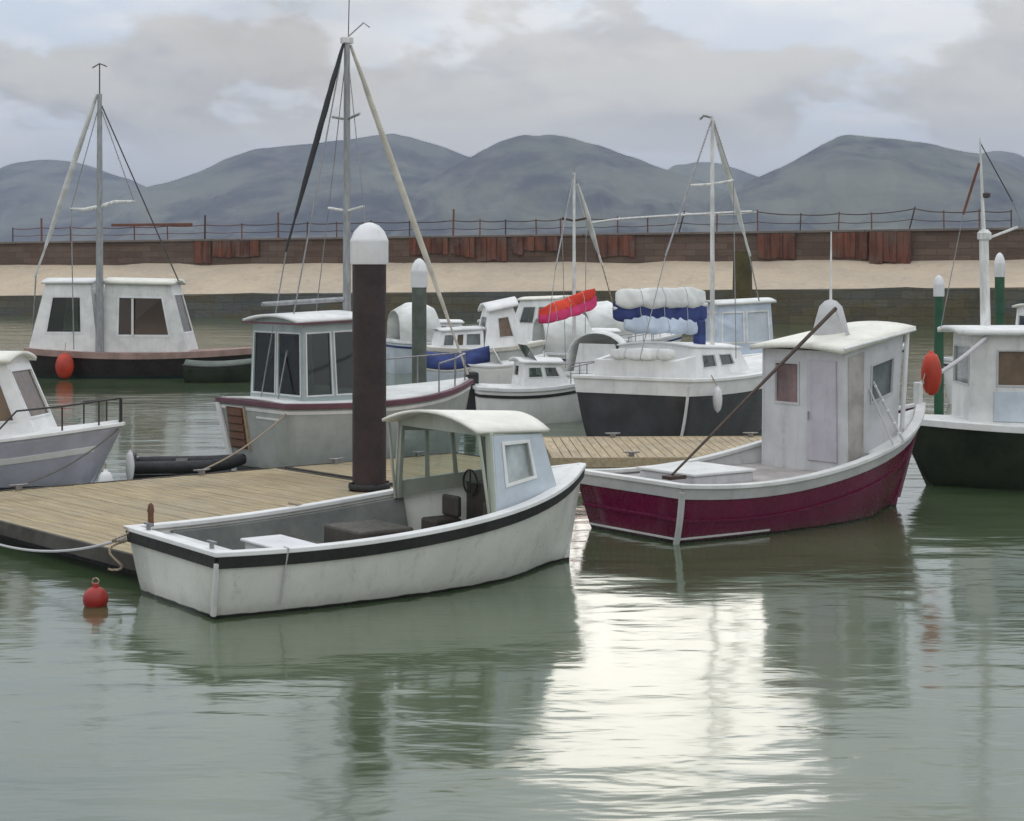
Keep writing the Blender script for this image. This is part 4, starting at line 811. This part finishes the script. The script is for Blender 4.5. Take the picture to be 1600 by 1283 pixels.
mb = MB(); q = [(3.1, -0.905), (4.25, -0.895)]; mb.hexa([V(3.0, -0.915, 0.80), V(4.05, -0.865, 0.82), V(4.05, -0.80, 0.82), V(3.0, -0.85, 0.80)], [V(3.0, -0.845, 1.95), V(3.95, -0.775, 1.98), V(3.95, -0.71, 1.98), V(3.0, -0.78, 1.95)]); mb.build('blue_panel', 'cover_pale', t)
pts = [V(5.0, -0.92, 0.98), V(5.35, -0.80, 1.38)] + [h.p(q, 1, -1) + V(0, 0.07, 0.42) for q in (0.90, 0.96, 0.995)] + [h.p(q, 1, 1) + V(0, -0.07, 0.42) for q in (0.995, 0.96, 0.90)]
railing(t, pts, [(p.x, p.y, p.z, p.z - 0.44) for p in pts[2:]], 0.9, 0.016, 'rail_dark', 'bow_rail')
fender('white_fender', (wx(165, 27.9), 27.9, 0.22), 0.13, 0.42, 'cap_white', 'plump white fender under the lilac cruiser bow, nearest its hull', group=None)
fender('white_fender', (wx(203, 29.4), 29.4, 0.36), 0.075, 0.44, 'cap_white', 'slim white fender beside the black dinghy', group=None)
# small black dinghy
dk = thing('dinghy', (wx(185, 29.95), 31.0, 0), R(8), 'low black rubber dinghy floating off the tan pontoon', 'dinghy')
for s_ in (1, -1):
    mb = MB(); mb.tube([V(0, s_ * 0.42, 0.20), V(0.1, s_ * 0.42, 0.20), V(1.3, s_ * 0.40, 0.20), V(1.7, s_ * 0.27, 0.24), V(1.9, s_ * 0.05, 0.28)], [0.05, 0.11, 0.11, 0.10, 0.09], 12); mb.build('side_tube', 'rubber_dark', dk, smooth=True)
mb = MB(); mb.box(0.05, 1.7, -0.36, 0.36, 0.02, 0.07); mb.build('floor_board', 'rub_black', dk); mb = MB(); mb.box(0.75, 0.95, -0.40, 0.40, 0.24, 0.28); mb.build('thwart', 'beam_dark', dk); mb = MB(); mb.box(0.0, 0.06, -0.36, 0.36, 0.04, 0.38); mb.build('transom', 'rub_black', dk)

# ================================================================== DARK MOTOR YACHT (far left)
YB = 60.0; H5 = R(-3); C5 = V(wx(62, YB), YB, 0)
t = thing('motor_yacht', C5, H5, 'dark-hulled motor yacht with two white cabin blocks and tall grey mast', 'yacht')
h = Hull(7.0, 2.7, zs=(0.95, 0.80, 0.95), tr=0.86, rake=0.55, trake=0.1, draft=0.5, full=0.24, bowp=2.6, mid=0.42)
h.shell('hull', 'hull_dark_yacht', t, th=0.05)
h.cap('gunwale', 'deck_pink', t, 0.10, 0.05, -0.16, 0.05)
h.deck('deck', 'deck_pink', t, 0.003, 0.99, drop=0.02, inset=0.06, camber=0.06)
bot = [V(-0.1, 0.95, 0.85), V(-0.1, -0.95, 0.85), V(2.25, -0.95, 0.85), V(2.25, 0.95, 0.85)]; top = [V(0.45, 0.8, 3.10), V(0.45, -0.8, 3.10), V(1.95, -0.8, 3.10), V(1.95, 0.8, 3.10)]
cabin(t, bot, top, 'white_paint', {1: [(0.22, 0.76, 0.30, 0.80, 'glass_tint')], 3: [(0.24, 0.78, 0.30, 0.80, 'glass_tint')], 0: [(0.2, 0.8, 0.35, 0.85, 'glass_brown')], 2: [(0.2, 0.8, 0.35, 0.85, 'glass_dark')]}, frame='cap_white', fw=0.08, crown=0.12, name='aft_cabin')
roof(t, top, (0.12, 0.08, 0.12), 0.08, 0.12, 'white_paint')
bot = [V(2.25, 0.9, 0.85), V(2.25, -0.9, 0.85), V(5.2, -0.8, 0.85), V(5.2, 0.8, 0.85)]; top = [V(2.45, 0.8, 3.10), V(2.45, -0.8, 3.10), V(4.60, -0.7, 3.05), V(4.60, 0.7, 3.05)]
cab = cabin(t, bot, top, 'dull_white', {1: [(0.22, 0.82, 0.26, 0.80, 'glass_amber')], 2: [(0.1, 0.9, 0.3, 0.85, 'glass_amber')], 3: [(0.18, 0.78, 0.26, 0.80, 'glass_amber')]}, frame='cap_white', fw=0.07, crown=0.12, name='wheelhouse')
roof(t, top, (0.05, 0.10, 0.15), 0.10, 0.12, 'cream_paint')
mb = MB(); mb.box(3.35, 3.42, -0.915, -0.86, 1.40, 2.62); mb.build('window_post', 'dull_white', cab)
xm = 2.32; zmst = wz(152, YB)
spar(t, 'mast', V(xm, -1.0, 0.82), V(xm, -1.0, zmst), 0.14, 0.075, 'mast_grey', n=12)
mb = MB(); mb.tube([V(xm, -1.0, zmst), V(xm, -1.0, zmst + 1.0)], 0.022, 6); mb.build('aerial', 'wire_dark', t, smooth=True)
mb = MB(); mb.tube([V(xm - 0.24, -1.0, zmst + 0.86), V(xm, -1.0, zmst + 1.0), V(xm + 0.24, -1.0, zmst + 0.90)], 0.02, 6); mb.build('wind_vane', 'wire_dark', t, smooth=True)
zs_ = wz(325, YB); mb = MB(); mb.tube([V(xm - 0.95, -1.1, zs_ - 0.06), V(xm - 0.5, -1.05, zs_ - 0.10), V(xm, -1.0, zs_), V(xm + 0.5, -0.95, zs_ + 0.16), V(xm + 1.15, -0.9, zs_ + 0.18)], [0.03, 0.07, 0.08, 0.07, 0.03], 8); mb.build('spreader', 'mast_white', t, smooth=True)
furled(t, V(xm - 0.08, -1.0, zmst), V(xm - 2.35, -0.4, 3.3), 0.095, 'sail_white')
line(t, 'forestay', V(xm - 2.3, -0.42, 3.5), V(xm - 2.5, -0.3, 0.95), 0.025, 'wire')
line(t, 'backstay', V(xm + 0.03, -1.0, zmst - 0.3), V(xm + 2.5, -0.5, 3.2), 0.022, 'wire_dark'); line(t, 'shroud', V(xm - 0.92, -1.1, zs_ - 0.05), V(xm - 0.8, -1.2, 0.95), 0.018, 'wire'); line(t, 'shroud', V(xm - 0.92, -1.1, zs_ - 0.05), V(xm - 0.05, -1.0, zmst - 0.5), 0.015, 'wire')
line(t, 'shroud', V(xm + 1.12, -0.9, zs_ + 0.18), V(xm + 0.05, -1.0, zmst - 0.5), 0.015, 'wire')
fender('red_fender', (wx(101, 58.3), 58.3, wz(572, 58.3)), 0.30, 0.75, 'orange_float', 'bright red fender hanging on the dark motor yacht side', rope_to=V(0, 0.15, 0.75))
# small dark green boat moored at her bow
YG = 57.0
t = thing('green_tender', (wx(292, YG), YG, 0), R(2), 'small dark green covered tender below the motor yacht bow', 'tender')
h = Hull(2.1, 1.3, zs=(0.55, 0.5, 0.62), tr=0.85, rake=0.3, trake=0.05, draft=0.25, full=0.26); h.shell('hull', 'hull_bottle', t, th=0.03, ns=16, nk=8); h.deck('cover', 'post_greygreen', t, 0.01, 0.98, drop=0.01, inset=0.02, camber=0.14); h.cap('gunwale', 'rubber_dark', t, 0.04, 0.03, -0.02, 0.03)

# ================================================================== CHARCOAL YACHT behind the sandy pontoon
YC = 37.0; H6 = R(58); F6 = V(math.cos(H6), math.sin(H6), 0); S6 = V(math.sin(H6), -math.cos(H6), 0)
B6 = V(wx(1080, 36.2), 36.2, 0); C6 = B6 - S6 * 1.32
t = thing('charcoal_yacht', C6, H6, 'charcoal yacht with white topsides, blue boom cover and tall white mast', 'sailing boat')
h = Hull(6.6, 2.95, zs=(1.32, 1.30, 1.55), tr=0.90, rake=0.5, trake=0.12, draft=0.5, full=0.18, bowp=2.4, mid=0.42)
h.shell('hull', 'hull_charcoal', t, th=0.05)
h.band('white_topside', 'white_paint', t, -0.30, 0.0, 0.02)
h.cap('gunwale', 'white_paint', t, 0.10, 0.06, -0.004, 0.06)
h.deck('deck', 'dull_white', t, 0.003, 0.985, drop=0.02, inset=0.06, camber=0.05)
mb = MB(); mb.tube([h.p(0, 0.15 + 0.8 * i / 8, -1) + V(-0.01, -0.01, 0) for i in range(9)], 0.03, 8); mb.build('quarter_post', 'dull_white', t, smooth=True)
bot = [V(0.9, 1.0, 1.30), V(0.9, -1.0, 1.30), V(4.2, -0.7, 1.36), V(4.2, 0.7, 1.36)]; top = [V(1.0, 0.88, 1.95), V(1.0, -0.88, 1.95), V(3.9, -0.58, 1.82), V(3.9, 0.58, 1.82)]
cabin(t, bot, top, 'white_paint', {1: [(0.15, 0.4, 0.35, 0.75), (0.5, 0.75, 0.35, 0.75)]}, frame='dull_white', crown=0.08, name='coachroof'); roof(t, top, (0.05, 0.03, 0.06), 0.04, 0.08, 'white_paint')
# coaming round the cockpit and a rolled canvas
for s_ in (1, -1):
    mb = MB(); mb.hexa([V(0.08, s_ * 0.82, 1.30), V(0.9, s_ * 0.90, 1.30), V(0.9, s_ * 1.0, 1.30), V(0.08, s_ * 0.92, 1.30)], [V(0.08, s_ * 0.82, 1.72), V(0.9, s_ * 0.90, 1.80), V(0.9, s_ * 1.0, 1.80), V(0.08, s_ * 0.92, 1.72)]); mb.build('coaming', 'white_paint', t, bevel=0.015)
mb = MB(); mb.hexa([V(0.03, 0.92, 1.30), V(0.03, -0.92, 1.30), V(0.10, -0.92, 1.30), V(0.10, 0.92, 1.30)], [V(-0.02, 0.92, 1.72), V(-0.02, -0.92, 1.72), V(0.06, -0.92, 1.72), V(0.06, 0.92, 1.72)]); mb.build('aft_coaming', 'white_paint', t, bevel=0.015)
boom_cover(t, V(0.02, 0.55, 1.84), V(0.02, -0.95, 1.86), 0.24, 0.24, 0.13, 'cover_white', 'rolled_canvas', seed=4)
mpx = wx(1113, 38.9); mloc = V(mpx, 38.9, 0) - C6; ms, mt_ = mloc.dot(F6), -mloc.dot(S6)
zc = wz(184, 38.9); mtop = V(ms, mt_, zc)
spar(t, 'mast', V(ms, mt_, 1.35), mtop, 0.055, 0.04, 'mast_white', n=12)
mb = MB(); mb.tube([mtop, mtop + V(-0.05, 0.18, 0.05), mtop + V(-0.1, 0.25, -0.03)], 0.03, 6); mb.build('masthead_light', 'wire', t, smooth=True)
def w6(px, py, Y): p = V(wx(px, Y), Y, 0) - C6; return V(p.dot(F6), -p.dot(S6), wz(py, Y))
boom_a, boom_b = w6(1104, 476, 38.6), w6(958, 482, 36.8)
spar(t, 'boom', boom_a, boom_b, 0.05, 0.04, 'mast_white')
boom_cover(t, w6(1104, 484, 38.6), w6(958, 484, 36.8), 0.62, 0.60, 0.16, 'cover_blue', 'sail_cover', 2)
boom_cover(t, w6(1102, 464, 38.60), w6(962, 466, 36.82), 0.42, 0.46, 0.20, 'cover_white', 'flaked_sail', 6)
boom_cover(t, w6(1098, 506, 38.50), w6(975, 505, 36.90), 0.44, 0.40, 0.19, 'cover_pale', 'cover_skirt', 11)
mb = MB(); p = w6(1093, 512, 38.4); mb.box(p.x - 0.17, p.x + 0.17, p.y - 0.08, p.y + 0.08, wz(547, 38.4), wz(500, 38.4)); mb.build('blue_bag', 'cover_blue', t, bevel=0.04)
zsp = wz(288, 38.9); mb = MB(); mb.tube([w6(1076, 290, 38.9), V(ms, mt_, zsp), w6(1146, 282, 38.9)], 0.03, 8); mb.build('spreader', 'mast_white', t, smooth=True)
furled(t, mtop, w6(1172, 400, 40.5), 0.07, 'sail_white')
line(t, 'forestay', w6(1170, 395, 40.45), w6(1186, 470, 41.5), 0.015, 'wire'); line(t, 'backstay', mtop, w6(1040, 400, 37.4), 0.020, 'wire'); line(t, 'backstay', w6(1040, 400, 37.4), w6(1000, 560, 36.4), 0.010, 'wire')
line(t, 'shroud', w6(1146, 282, 38.9), w6(1150, 560, 38.6), 0.010, 'wire'); line(t, 'shroud', mtop, w6(1146, 282, 38.9), 0.010, 'wire')
q = 0.055; p = h.p(q, 1, -1); wp = C6 + F6 * (p.x + 0.45) + S6 * (abs(p.y) + 0.20)
fender('white_fender', (wp.x, wp.y, 0.92), 0.10, 0.46, 'cap_white', 'white fender on the black side of the charcoal yacht', rope_to=V(-0.12, 0.08, 0.50))

# ================================================================== RED-COVER SAILBOAT
YR = 47.0; H7 = R(62)
def loc7(px, py, Y, C, F, S): p = V(wx(px, Y), Y, 0) - C; return V(p.dot(F), -p.dot(S), wz(py, Y))
F7 = V(math.cos(H7), math.sin(H7), 0); S7 = V(math.sin(H7), -math.cos(H7), 0); C7 = V(wx(905, 44.0), 44.0, 0)
t = thing('small_sailboat', C7, H7, 'small white sailboat with red and magenta boom cover and white mast', 'sailing boat')
h = Hull(5.0, 2.1, zs=(1.0, 0.95, 1.15), tr=0.85, rake=0.4, trake=0.15, draft=0.4, full=0.22); h.shell('hull', 'white_paint', t); h.cap('gunwale', 'dull_white', t, 0.06, 0.03, -0.03, 0.03); h.deck('deck', 'dull_white', t, 0.003, 0.985, drop=0.01, inset=0.05, camber=0.05)
bot = [V(1.5, 0.75, 0.98), V(1.5, -0.75, 0.98), V(3.8, -0.5, 1.02), V(3.8, 0.5, 1.02)]; top = [V(1.6, 0.62, 1.45), V(1.6, -0.62, 1.45), V(3.4, -0.4, 1.38), V(3.4, 0.4, 1.38)]
cabin(t, bot, top, 'white_paint', {1: [(0.2, 0.7, 0.3, 0.7)]}, frame=None, crown=0.06, name='coachroof'); roof(t, top, (0.04, 0.03, 0.05), 0.04, 0.06, 'white_paint')
# spray hood: low canvas arch over the companionway, clear panel in front
mb = MB(); rows = []
for i in range(13):
    a = math.pi * i / 12; cy, sz = -math.cos(a), math.sin(a) ** 0.6; rows.append([V(0.95, 0.82 * cy, 1.0 + 0.98 * sz), V(1.35, 0.80 * cy, 1.0 + 1.02 * sz), V(1.75, 0.70 * cy, 1.0 + 0.80 * sz), V(2.15, 0.58 * cy, 1.0 + 0.44 * sz)])
mb.quad_strip(rows); mb.build('spray_hood', 'cover_white', t, smooth=True, solid=0.02)
mb = MB(); mb.hexa([V(1.02, 0.66, 1.02), V(1.02, -0.66, 1.02), V(1.04, -0.66, 1.02), V(1.04, 0.66, 1.02)], [V(1.02, 0.5, 1.72), V(1.02, -0.5, 1.72), V(1.04, -0.5, 1.72), V(1.04, 0.5, 1.72)]); mb.build('washboard', 'dull_white', t, bevel=0.01)
L7 = lambda px, py, Y: loc7(px, py, Y, C7, F7, S7)
Ym = 46.6; mb_ = L7(899, 560, Ym); mtop = L7(897, 270, Ym); spar(t, 'mast', V(mtop.x, mtop.y, 1.0), mtop, 0.05, 0.035, 'mast_white', n=10)
mb = MB(); mb.tube([mtop, mtop + V(0, 0, 0.28)], 0.012, 6); mb.build('aerial', 'wire', t, smooth=True)
boom_cover(t, L7(932, 470, 46.3), L7(842, 499, 44.8), 0.42, 0.34, 0.17, 'cover_magenta', 'sail_cover', 3)
boom_cover(t, L7(930, 456, 46.33), L7(842, 491, 44.85), 0.30, 0.34, 0.165, 'cover_red', 'cover_top', 8)
furled(t, L7(902, 288, 46.7), L7(941, 415, 48.2), 0.075, 'sail_white'); line(t, 'forestay', L7(940, 412, 48.2), L7(962, 490, 49.0), 0.016, 'rope')
line(t, 'backstay', mtop, L7(868, 420, 45.2), 0.018, 'wire'); line(t, 'backstay', L7(868, 420, 45.2), L7(850, 560, 44.2), 0.010, 'wire')
mb = MB(); mb.tube([L7(878, 341, Ym), L7(897, 345, Ym), L7(916, 341, Ym)], 0.03, 8); mb.build('spreader', 'brown_dark', t, smooth=True)
for px in (884, 914): line(t, 'shroud', L7(878 if px < 900 else 916, 341, Ym), L7(px, 575, Ym), 0.010, 'wire'); line(t, 'shroud', L7(878 if px < 900 else 916, 341, Ym), mtop, 0.009, 'wire')

# ================================================================== WHITE CRUISER with pitched cabin (middle distance)
Y8 = 54.0; H8 = R(12); C8 = V(wx(672, Y8), Y8, 0)
t = thing('white_cruiser', C8, H8, 'white cruiser with pitched cabin and pinkish gunwale behind the slim grey-green post', 'boat')
h = Hull(3.2, 2.2, zs=(1.22, 1.18, 1.36), tr=0.88, rake=0.35, trake=0.1, draft=0.4, full=0.22); h.shell('hull', 'dull_white', t); h.cap('gunwale', 'sail_cream', t, 0.10, 0.08, -0.06, 0.06); h.deck('deck', 'white_paint', t, 0.003, 0.985, drop=0.01, inset=0.05, camber=0.05)
bot = [V(0.15, 0.8, 1.18), V(0.15, -0.8, 1.18), V(1.5, -0.8, 1.18), V(1.5, 0.8, 1.18)]; top = [V(0.25, 0.7, 1.72), V(0.25, -0.7, 1.72), V(1.5, -0.7, 1.78), V(1.5, 0.7, 1.78)]
cabin(t, bot, top, 'white_paint', {1: [(0.08, 0.30, 0.25, 0.80, 'glass_grey'), (0.38, 0.52, 0.25, 0.80, 'glass_brown'), (0.60, 0.92, 0.25, 0.80, 'glass_grey')]}, frame='cap_white', name='cabin'); roof(t, top, (0.08, 0.06, 0.05), 0.05, 0.05, 'dull_white')
bot = [V(1.5, 0.85, 1.18), V(1.5, -0.85, 1.18), V(2.95, -0.62, 1.25), V(2.95, 0.62, 1.25)]; top = [V(1.7, 0.55, 2.30), V(1.7, -0.55, 2.30), V(2.45, -0.45, 2.45), V(2.45, 0.45, 2.45)]
cabin(t, bot, top, 'white_paint', {1: [(0.36, 0.70, 0.30, 0.78, 'glass_brown')], 0: [(0.2, 0.8, 0.4, 0.85, 'glass_grey')]}, frame='dull_white', crown=0.22, name='wheelhouse'); roof(t, top, (0.10, 0.14, 0.16), 0.06, 0.22, 'white_paint')
# blue-covered boat close in front of her
Y9 = 51.6
t = thing('blue_covered_dinghy', (wx(668, Y9), Y9, 0), R(4), 'small boat under a navy blue cover beside the slim grey-green post', 'boat')
h = Hull(1.5, 1.1, zs=(0.75, 0.7, 0.9), tr=0.85, rake=0.3, trake=0.08, draft=0.25, full=0.25); h.shell('hull', 'pale_blue', t, ns=16, nk=8, th=0.03); h.deck('cover', 'cover_blue', t, 0.0, 0.99, drop=-0.03, inset=-0.03, camber=0.42); h.cap('gunwale', 'white_paint', t, 0.04, 0.03, -0.02, 0.03)
Y9 = 51.8
t = thing('white_launch', (wx(735, Y9), Y9, 0), R(3), 'low white launch with folded windscreen in front of the pitched-cabin cruiser', 'boat')
h = Hull(1.9, 1.3, zs=(0.85, 0.82, 1.05), tr=0.85, rake=0.35, trake=0.1, draft=0.3, full=0.24); h.shell('hull', 'white_paint', t, ns=16, nk=8, th=0.03); h.cap('gunwale', 'cap_white', t, 0.06, 0.03, -0.03, 0.03); h.deck('deck', 'dull_white', t, 0.003, 0.985, drop=0.02, inset=0.03, camber=0.10)
mb = MB(); mb.hexa([V(0.9, 0.5, 0.85), V(0.9, -0.5, 0.85), V(0.93, -0.5, 0.85), V(0.93, 0.5, 0.85)], [V(0.65, 0.42, 1.30), V(0.65, -0.42, 1.30), V(0.68, -0.42, 1.30), V(0.68, 0.42, 1.30)]); mb.build('windscreen', 'glass_grey', t); mb = MB(); mb.tube([V(0.9, -0.52, 0.85), V(0.64, -0.43, 1.31), V(0.64, 0.43, 1.31), V(0.9, 0.52, 0.85)], 0.02, 6); mb.build('windscreen_frame', 'mast_white', t, smooth=True)

# ================================================================== MORE WHITE BOATS packed behind
def small_cruiser(name, px, Y, hd, L, B, fb, hull_m, top_m, kind, label, group=None):
    """small moored cruisers of three kinds: wheelhouse, canopy, low cuddy with windscreen"""
    t = thing(name, (wx(px, Y), Y, 0), R(hd), label, 'boat', group)
    h = Hull(L, B, zs=(fb, fb * 0.96, fb * 1.18), tr=0.87, rake=0.4, trake=0.1, draft=0.4, full=0.23, bowp=2.5)
    h.shell('hull', hull_m, t, ns=20, nk=8); h.cap('gunwale', 'cap_white', t, 0.07, 0.04, -0.04, 0.04); h.deck('deck', 'dull_white', t, 0.003, 0.985, drop=0.01, inset=0.05, camber=0.06)
    h.band('rubbing_strake', 'rub_black' if kind != 'canopy' else 'cover_blue', t, -0.20, -0.13, 0.02)
    w_ = B * 0.36
    bot = [V(L * 0.36, w_, fb), V(L * 0.36, -w_, fb), V(L * 0.80, -w_ * 0.72, fb * 1.05), V(L * 0.80, w_ * 0.72, fb * 1.05)]; hh = {'wheelhouse': 1.35, 'canopy': 0.62, 'cuddy': 0.55}[kind]
    top = [V(L * 0.38, w_ * 0.9, fb + hh), V(L * 0.38, -w_ * 0.9, fb + hh), V(L * 0.70, -w_ * 0.62, fb + hh * 0.96), V(L * 0.70, w_ * 0.62, fb + hh * 0.96)]
    cabin(t, bot, top, 'white_paint', {1: [(0.12, 0.44, 0.42, 0.82), (0.54, 0.84, 0.42, 0.82)], 3: [(0.16, 0.46, 0.42, 0.82), (0.56, 0.88, 0.42, 0.82)], 2: [(0.1, 0.9, 0.4, 0.85)], 0: [(0.12, 0.5, 0.45, 0.85)]}, frame='dull_white', fw=0.03, crown=0.08, name='cabin', pane='glass_tint')
    roof(t, top, (0.12, 0.06, 0.10), 0.05, 0.08, 'cream_paint' if kind == 'wheelhouse' else 'white_paint')
    if kind == 'canopy':
        mb = MB(); rows = []
        for i in range(9):
            a = math.pi * i / 8; cy, sz = -math.cos(a), math.sin(a) ** 0.5; rows.append([V(L * q, w_ * 1.1 * cy, fb + zq * sz) for q, zq in ((0.02, 1.05), (0.15, 1.30), (0.30, 1.35), (0.42, 1.15), (0.46, 0.75))])
        mb.quad_strip(rows); mb.build('canopy', top_m, t, smooth=True, solid=0.02)
    if kind == 'cuddy':
        mb = MB(); mb.hexa([V(L * 0.5, w_ * 0.8, fb + hh), V(L * 0.5, -w_ * 0.8, fb + hh), V(L * 0.5 + 0.02, -w_ * 0.8, fb + hh), V(L * 0.5 + 0.02, w_ * 0.8, fb + hh)], [V(L * 0.40, w_ * 0.7, fb + hh + 0.42), V(L * 0.40, -w_ * 0.7, fb + hh + 0.42), V(L * 0.40 + 0.02, -w_ * 0.7, fb + hh + 0.42), V(L * 0.40 + 0.02, w_ * 0.7, fb + hh + 0.42)]); mb.build('windscreen', 'glass_grey', t)
        mb = MB(); mb.box(-0.28, 0.02, -0.18, 0.18, 0.25, fb + 0.35); mb.build('outboard', top_m, t, bevel=0.06)
    pts = [h.p(q, 1, s_) + V(-0.03, -s_ * 0.05, 0.42) for s_, q in ((-1, 0.75), (-1, 0.88), (-1, 0.97), (1, 0.97), (1, 0.88), (1, 0.75))]
    railing(t, pts, [(p.x, p.y, p.z, p.z - 0.44) for p in pts], fb, 0.014, 'rail_steel', 'pulpit')
    return t
small_cruiser('canopy_boat', 838, 56.0, 14, 3.6, 2.0, 1.0, 'white_paint', 'cover_white', 'canopy', 'white boat with white canvas canopy between the pitched-cabin cruiser and the red-covered sailboat')
small_cruiser('wheelhouse_boat', 960, 58.0, 150, 4.6, 2.3, 1.25, 'white_paint', 'cover_white', 'wheelhouse', 'white wheelhouse boat half hidden behind the blue boom cover')
small_cruiser('canopy_boat', 612, 62.0, 20, 3.4, 2.0, 1.1, 'pale_blue', 'cover_white', 'canopy', 'pale boat with white canopy right behind the thick brown post')
small_cruiser('runabout', 745, 41.8, 14, 2.7, 1.6, 0.85, 'white_paint', 'rubber_dark', 'cuddy', 'small white runabout just left of the charcoal yacht')
small_cruiser('canopy_boat', 905, 63.0, 20, 3.6, 2.0, 1.1, 'white_paint', 'cover_white', 'canopy', 'white canopy boat glimpsed beyond the red-covered sailboat')
small_cruiser('runabout', 690, 66.0, 8, 4.0, 2.0, 1.05, 'white_paint', 'rubber_dark', 'cuddy', 'low white runabout with outboard furthest behind the pitched-cabin cruiser')
small_cruiser('runabout', 1222, 56.0, 12, 3.8, 2.0, 1.0, 'dull_white', 'rubber_dark', 'cuddy', 'low white runabout behind the maroon boat wheelhouse')
small_cruiser('wheelhouse_boat', 1500, 47.0, 8, 5.0, 2.3, 1.2, 'white_paint', 'cover_white', 'wheelhouse', 'white wheelhouse boat beyond the bottle-green boat, beside the green posts')

# ================================================================== PALE BLUE WHEELHOUSE BOAT
YP = 52.0; CP = V(wx(1092, YP), YP, 0)
t = thing('blue_wheelhouse_boat', CP, R(10), 'boat with tall pale blue canvas wheelhouse right of the white mast', 'boat')
h = Hull(3.4, 2.0, zs=(0.95, 0.9, 1.1), tr=0.87, rake=0.4, trake=0.1, draft=0.4, full=0.23); h.shell('hull', 'white_paint', t, ns=20, nk=8); h.cap('gunwale', 'dull_white', t, 0.07, 0.04, -0.03, 0.04); h.deck('deck', 'dull_white', t, 0.003, 0.985, drop=0.02, inset=0.05, camber=0.04)
bot = [V(0.35, 0.8, 0.92), V(0.35, -0.8, 0.92), V(2.05, -0.75, 0.92), V(2.05, 0.75, 0.92)]; top = [V(0.40, 0.72, 2.55), V(0.40, -0.72, 2.55), V(1.95, -0.68, 2.62), V(1.95, 0.68, 2.62)]
cabin(t, bot, top, 'cover_pale', {1: [(0.08, 0.45, 0.35, 0.85, 'cover_pale'), (0.54, 0.92, 0.35, 0.85, 'pale_blue')], 0: [(0.12, 0.46, 0.35, 0.85, 'pale_blue'), (0.54, 0.88, 0.35, 0.85, 'cover_pale')]}, frame='cover_white', fw=0.05, crown=0.08, name='canvas_wheelhouse'); roof(t, top, (0.14, 0.10, 0.14), 0.06, 0.08, 'cover_white')

# ================================================================== BOTTLE-GREEN BOAT at the right edge
YQ = 29.7; CQ = V(wx(1404, YQ) + 6.6, YQ + 0.1, 0)
t = thing('bottle_green_boat', CQ, R(180), 'bottle-green boat with pale wheelhouse and white mast cut by the frame', 'boat')
h = Hull(6.1, 2.5, zs=(1.02, 0.98, 1.10), tr=0.86, rake=0.5, trake=0.1, draft=0.5, full=0.20, bowp=4.0, mid=0.42)
h.shell('hull', 'hull_bottle', t, th=0.05); h.cap('gunwale', 'white_paint', t, 0.14, 0.06, -0.06, 0.05); h.deck('deck', 'dull_white', t, 0.003, 0.985, drop=0.0, inset=0.06, camber=0.06)
bot = [V(2.4, 0.92, 1.0), V(2.4, -0.92, 1.0), V(5.55, -0.62, 1.05), V(5.55, 0.62, 1.05)]; top = [V(2.4, 0.85, 2.52), V(2.4, -0.85, 2.52), V(5.52, -0.60, 2.52), V(5.52, 0.60, 2.52)]
cabin(t, bot, top, 'dull_white', {3: [(0.14, 0.52, 0.45, 0.82, 'glass_brown')], 2: [(0.1, 0.9, 0.45, 0.85, 'glass_grey')], 1: [(0.3, 0.7, 0.42, 0.82, 'glass_brown')]}, frame='bulwark_grey', fw=0.03, name='wheelhouse'); rf = roof(t, top, (0.15, 0.12, 0.24), 0.08, 0.06, 'white_paint')
P = [Vector(bot[3]), Vector(bot[0]), Vector(top[0]), Vector(top[3])]
mb = MB(); mb.panel(ptw(P, 0.12, 0.05, 0.02), ptw(P, 0.80, 0.05, 0.02), ptw(P, 0.80, 0.38, 0.02), ptw(P, 0.12, 0.38, 0.02), [], 0.018); mb.build('side_panel', 'pale_blue', t)
def wq(px, py, Y): return V(CQ.x - wx(px, Y), CQ.y - Y, wz(py, Y))
spar(t, 'mast', wq(1540, 512, 29.8), wq(1537, 360, 29.8), 0.085, 0.075, 'mast_white', n=12); spar(t, 'topmast', wq(1537, 362, 29.8), wq(1531, 216, 29.8), 0.035, 0.014, 'mast_white', n=8)
mb = MB(); p = wq(1538, 368, 29.8); mb.lathe([(0.05, -0.10), (0.12, -0.06), (0.12, 0.04), (0.06, 0.10)], 12, p); mb.build('crosstree', 'mast_white', t, smooth=True)
line(t, 'gaff_stay', wq(1530, 255, 29.8), wq(1505, 335, 29.95), 0.022, 'timber_rust'); line(t, 'shroud', wq(1505, 335, 29.95), wq(1470, 512, 30.0), 0.008, 'wire'); line(t, 'shroud', wq(1531, 222, 29.8), wq(1582, 315, 29.95), 0.010, 'wire_dark'); line(t, 'shroud', wq(1582, 315, 29.95), wq(1660, 500, 30.1), 0.008, 'wire')
line(t, 'yard', wq(1545, 372, 29.8), wq(1590, 355, 29.85), 0.022, 'mast_white')
mb = MB(); p = wq(1541, 305, 29.8); mb.lathe([(0.02, -0.05), (0.07, -0.03), (0.07, 0.03), (0.02, 0.05)], 10, p); mb.build('mast_lamp', 'wire_dark', t, smooth=True)

# ================================================================== AIR
hz = Mat('haze_air'); hz.t.nodes.remove(hz.b); pv = hz.n('ShaderNodeVolumePrincipled'); pv.inputs['Color'].default_value = (0.68, 0.77, 0.96, 1); pv.inputs['Density'].default_value = 0.00014
hz.lk(pv.outputs[0], hz.t.nodes['Material Output'].inputs['Volume']); M['haze_air'] = hz.m
mb = MB(); mb.box(-9500, 9500, -80, 14500, -10, 520); tag(mb.build('haze', 'haze_air'), None, None, kind='stuff')
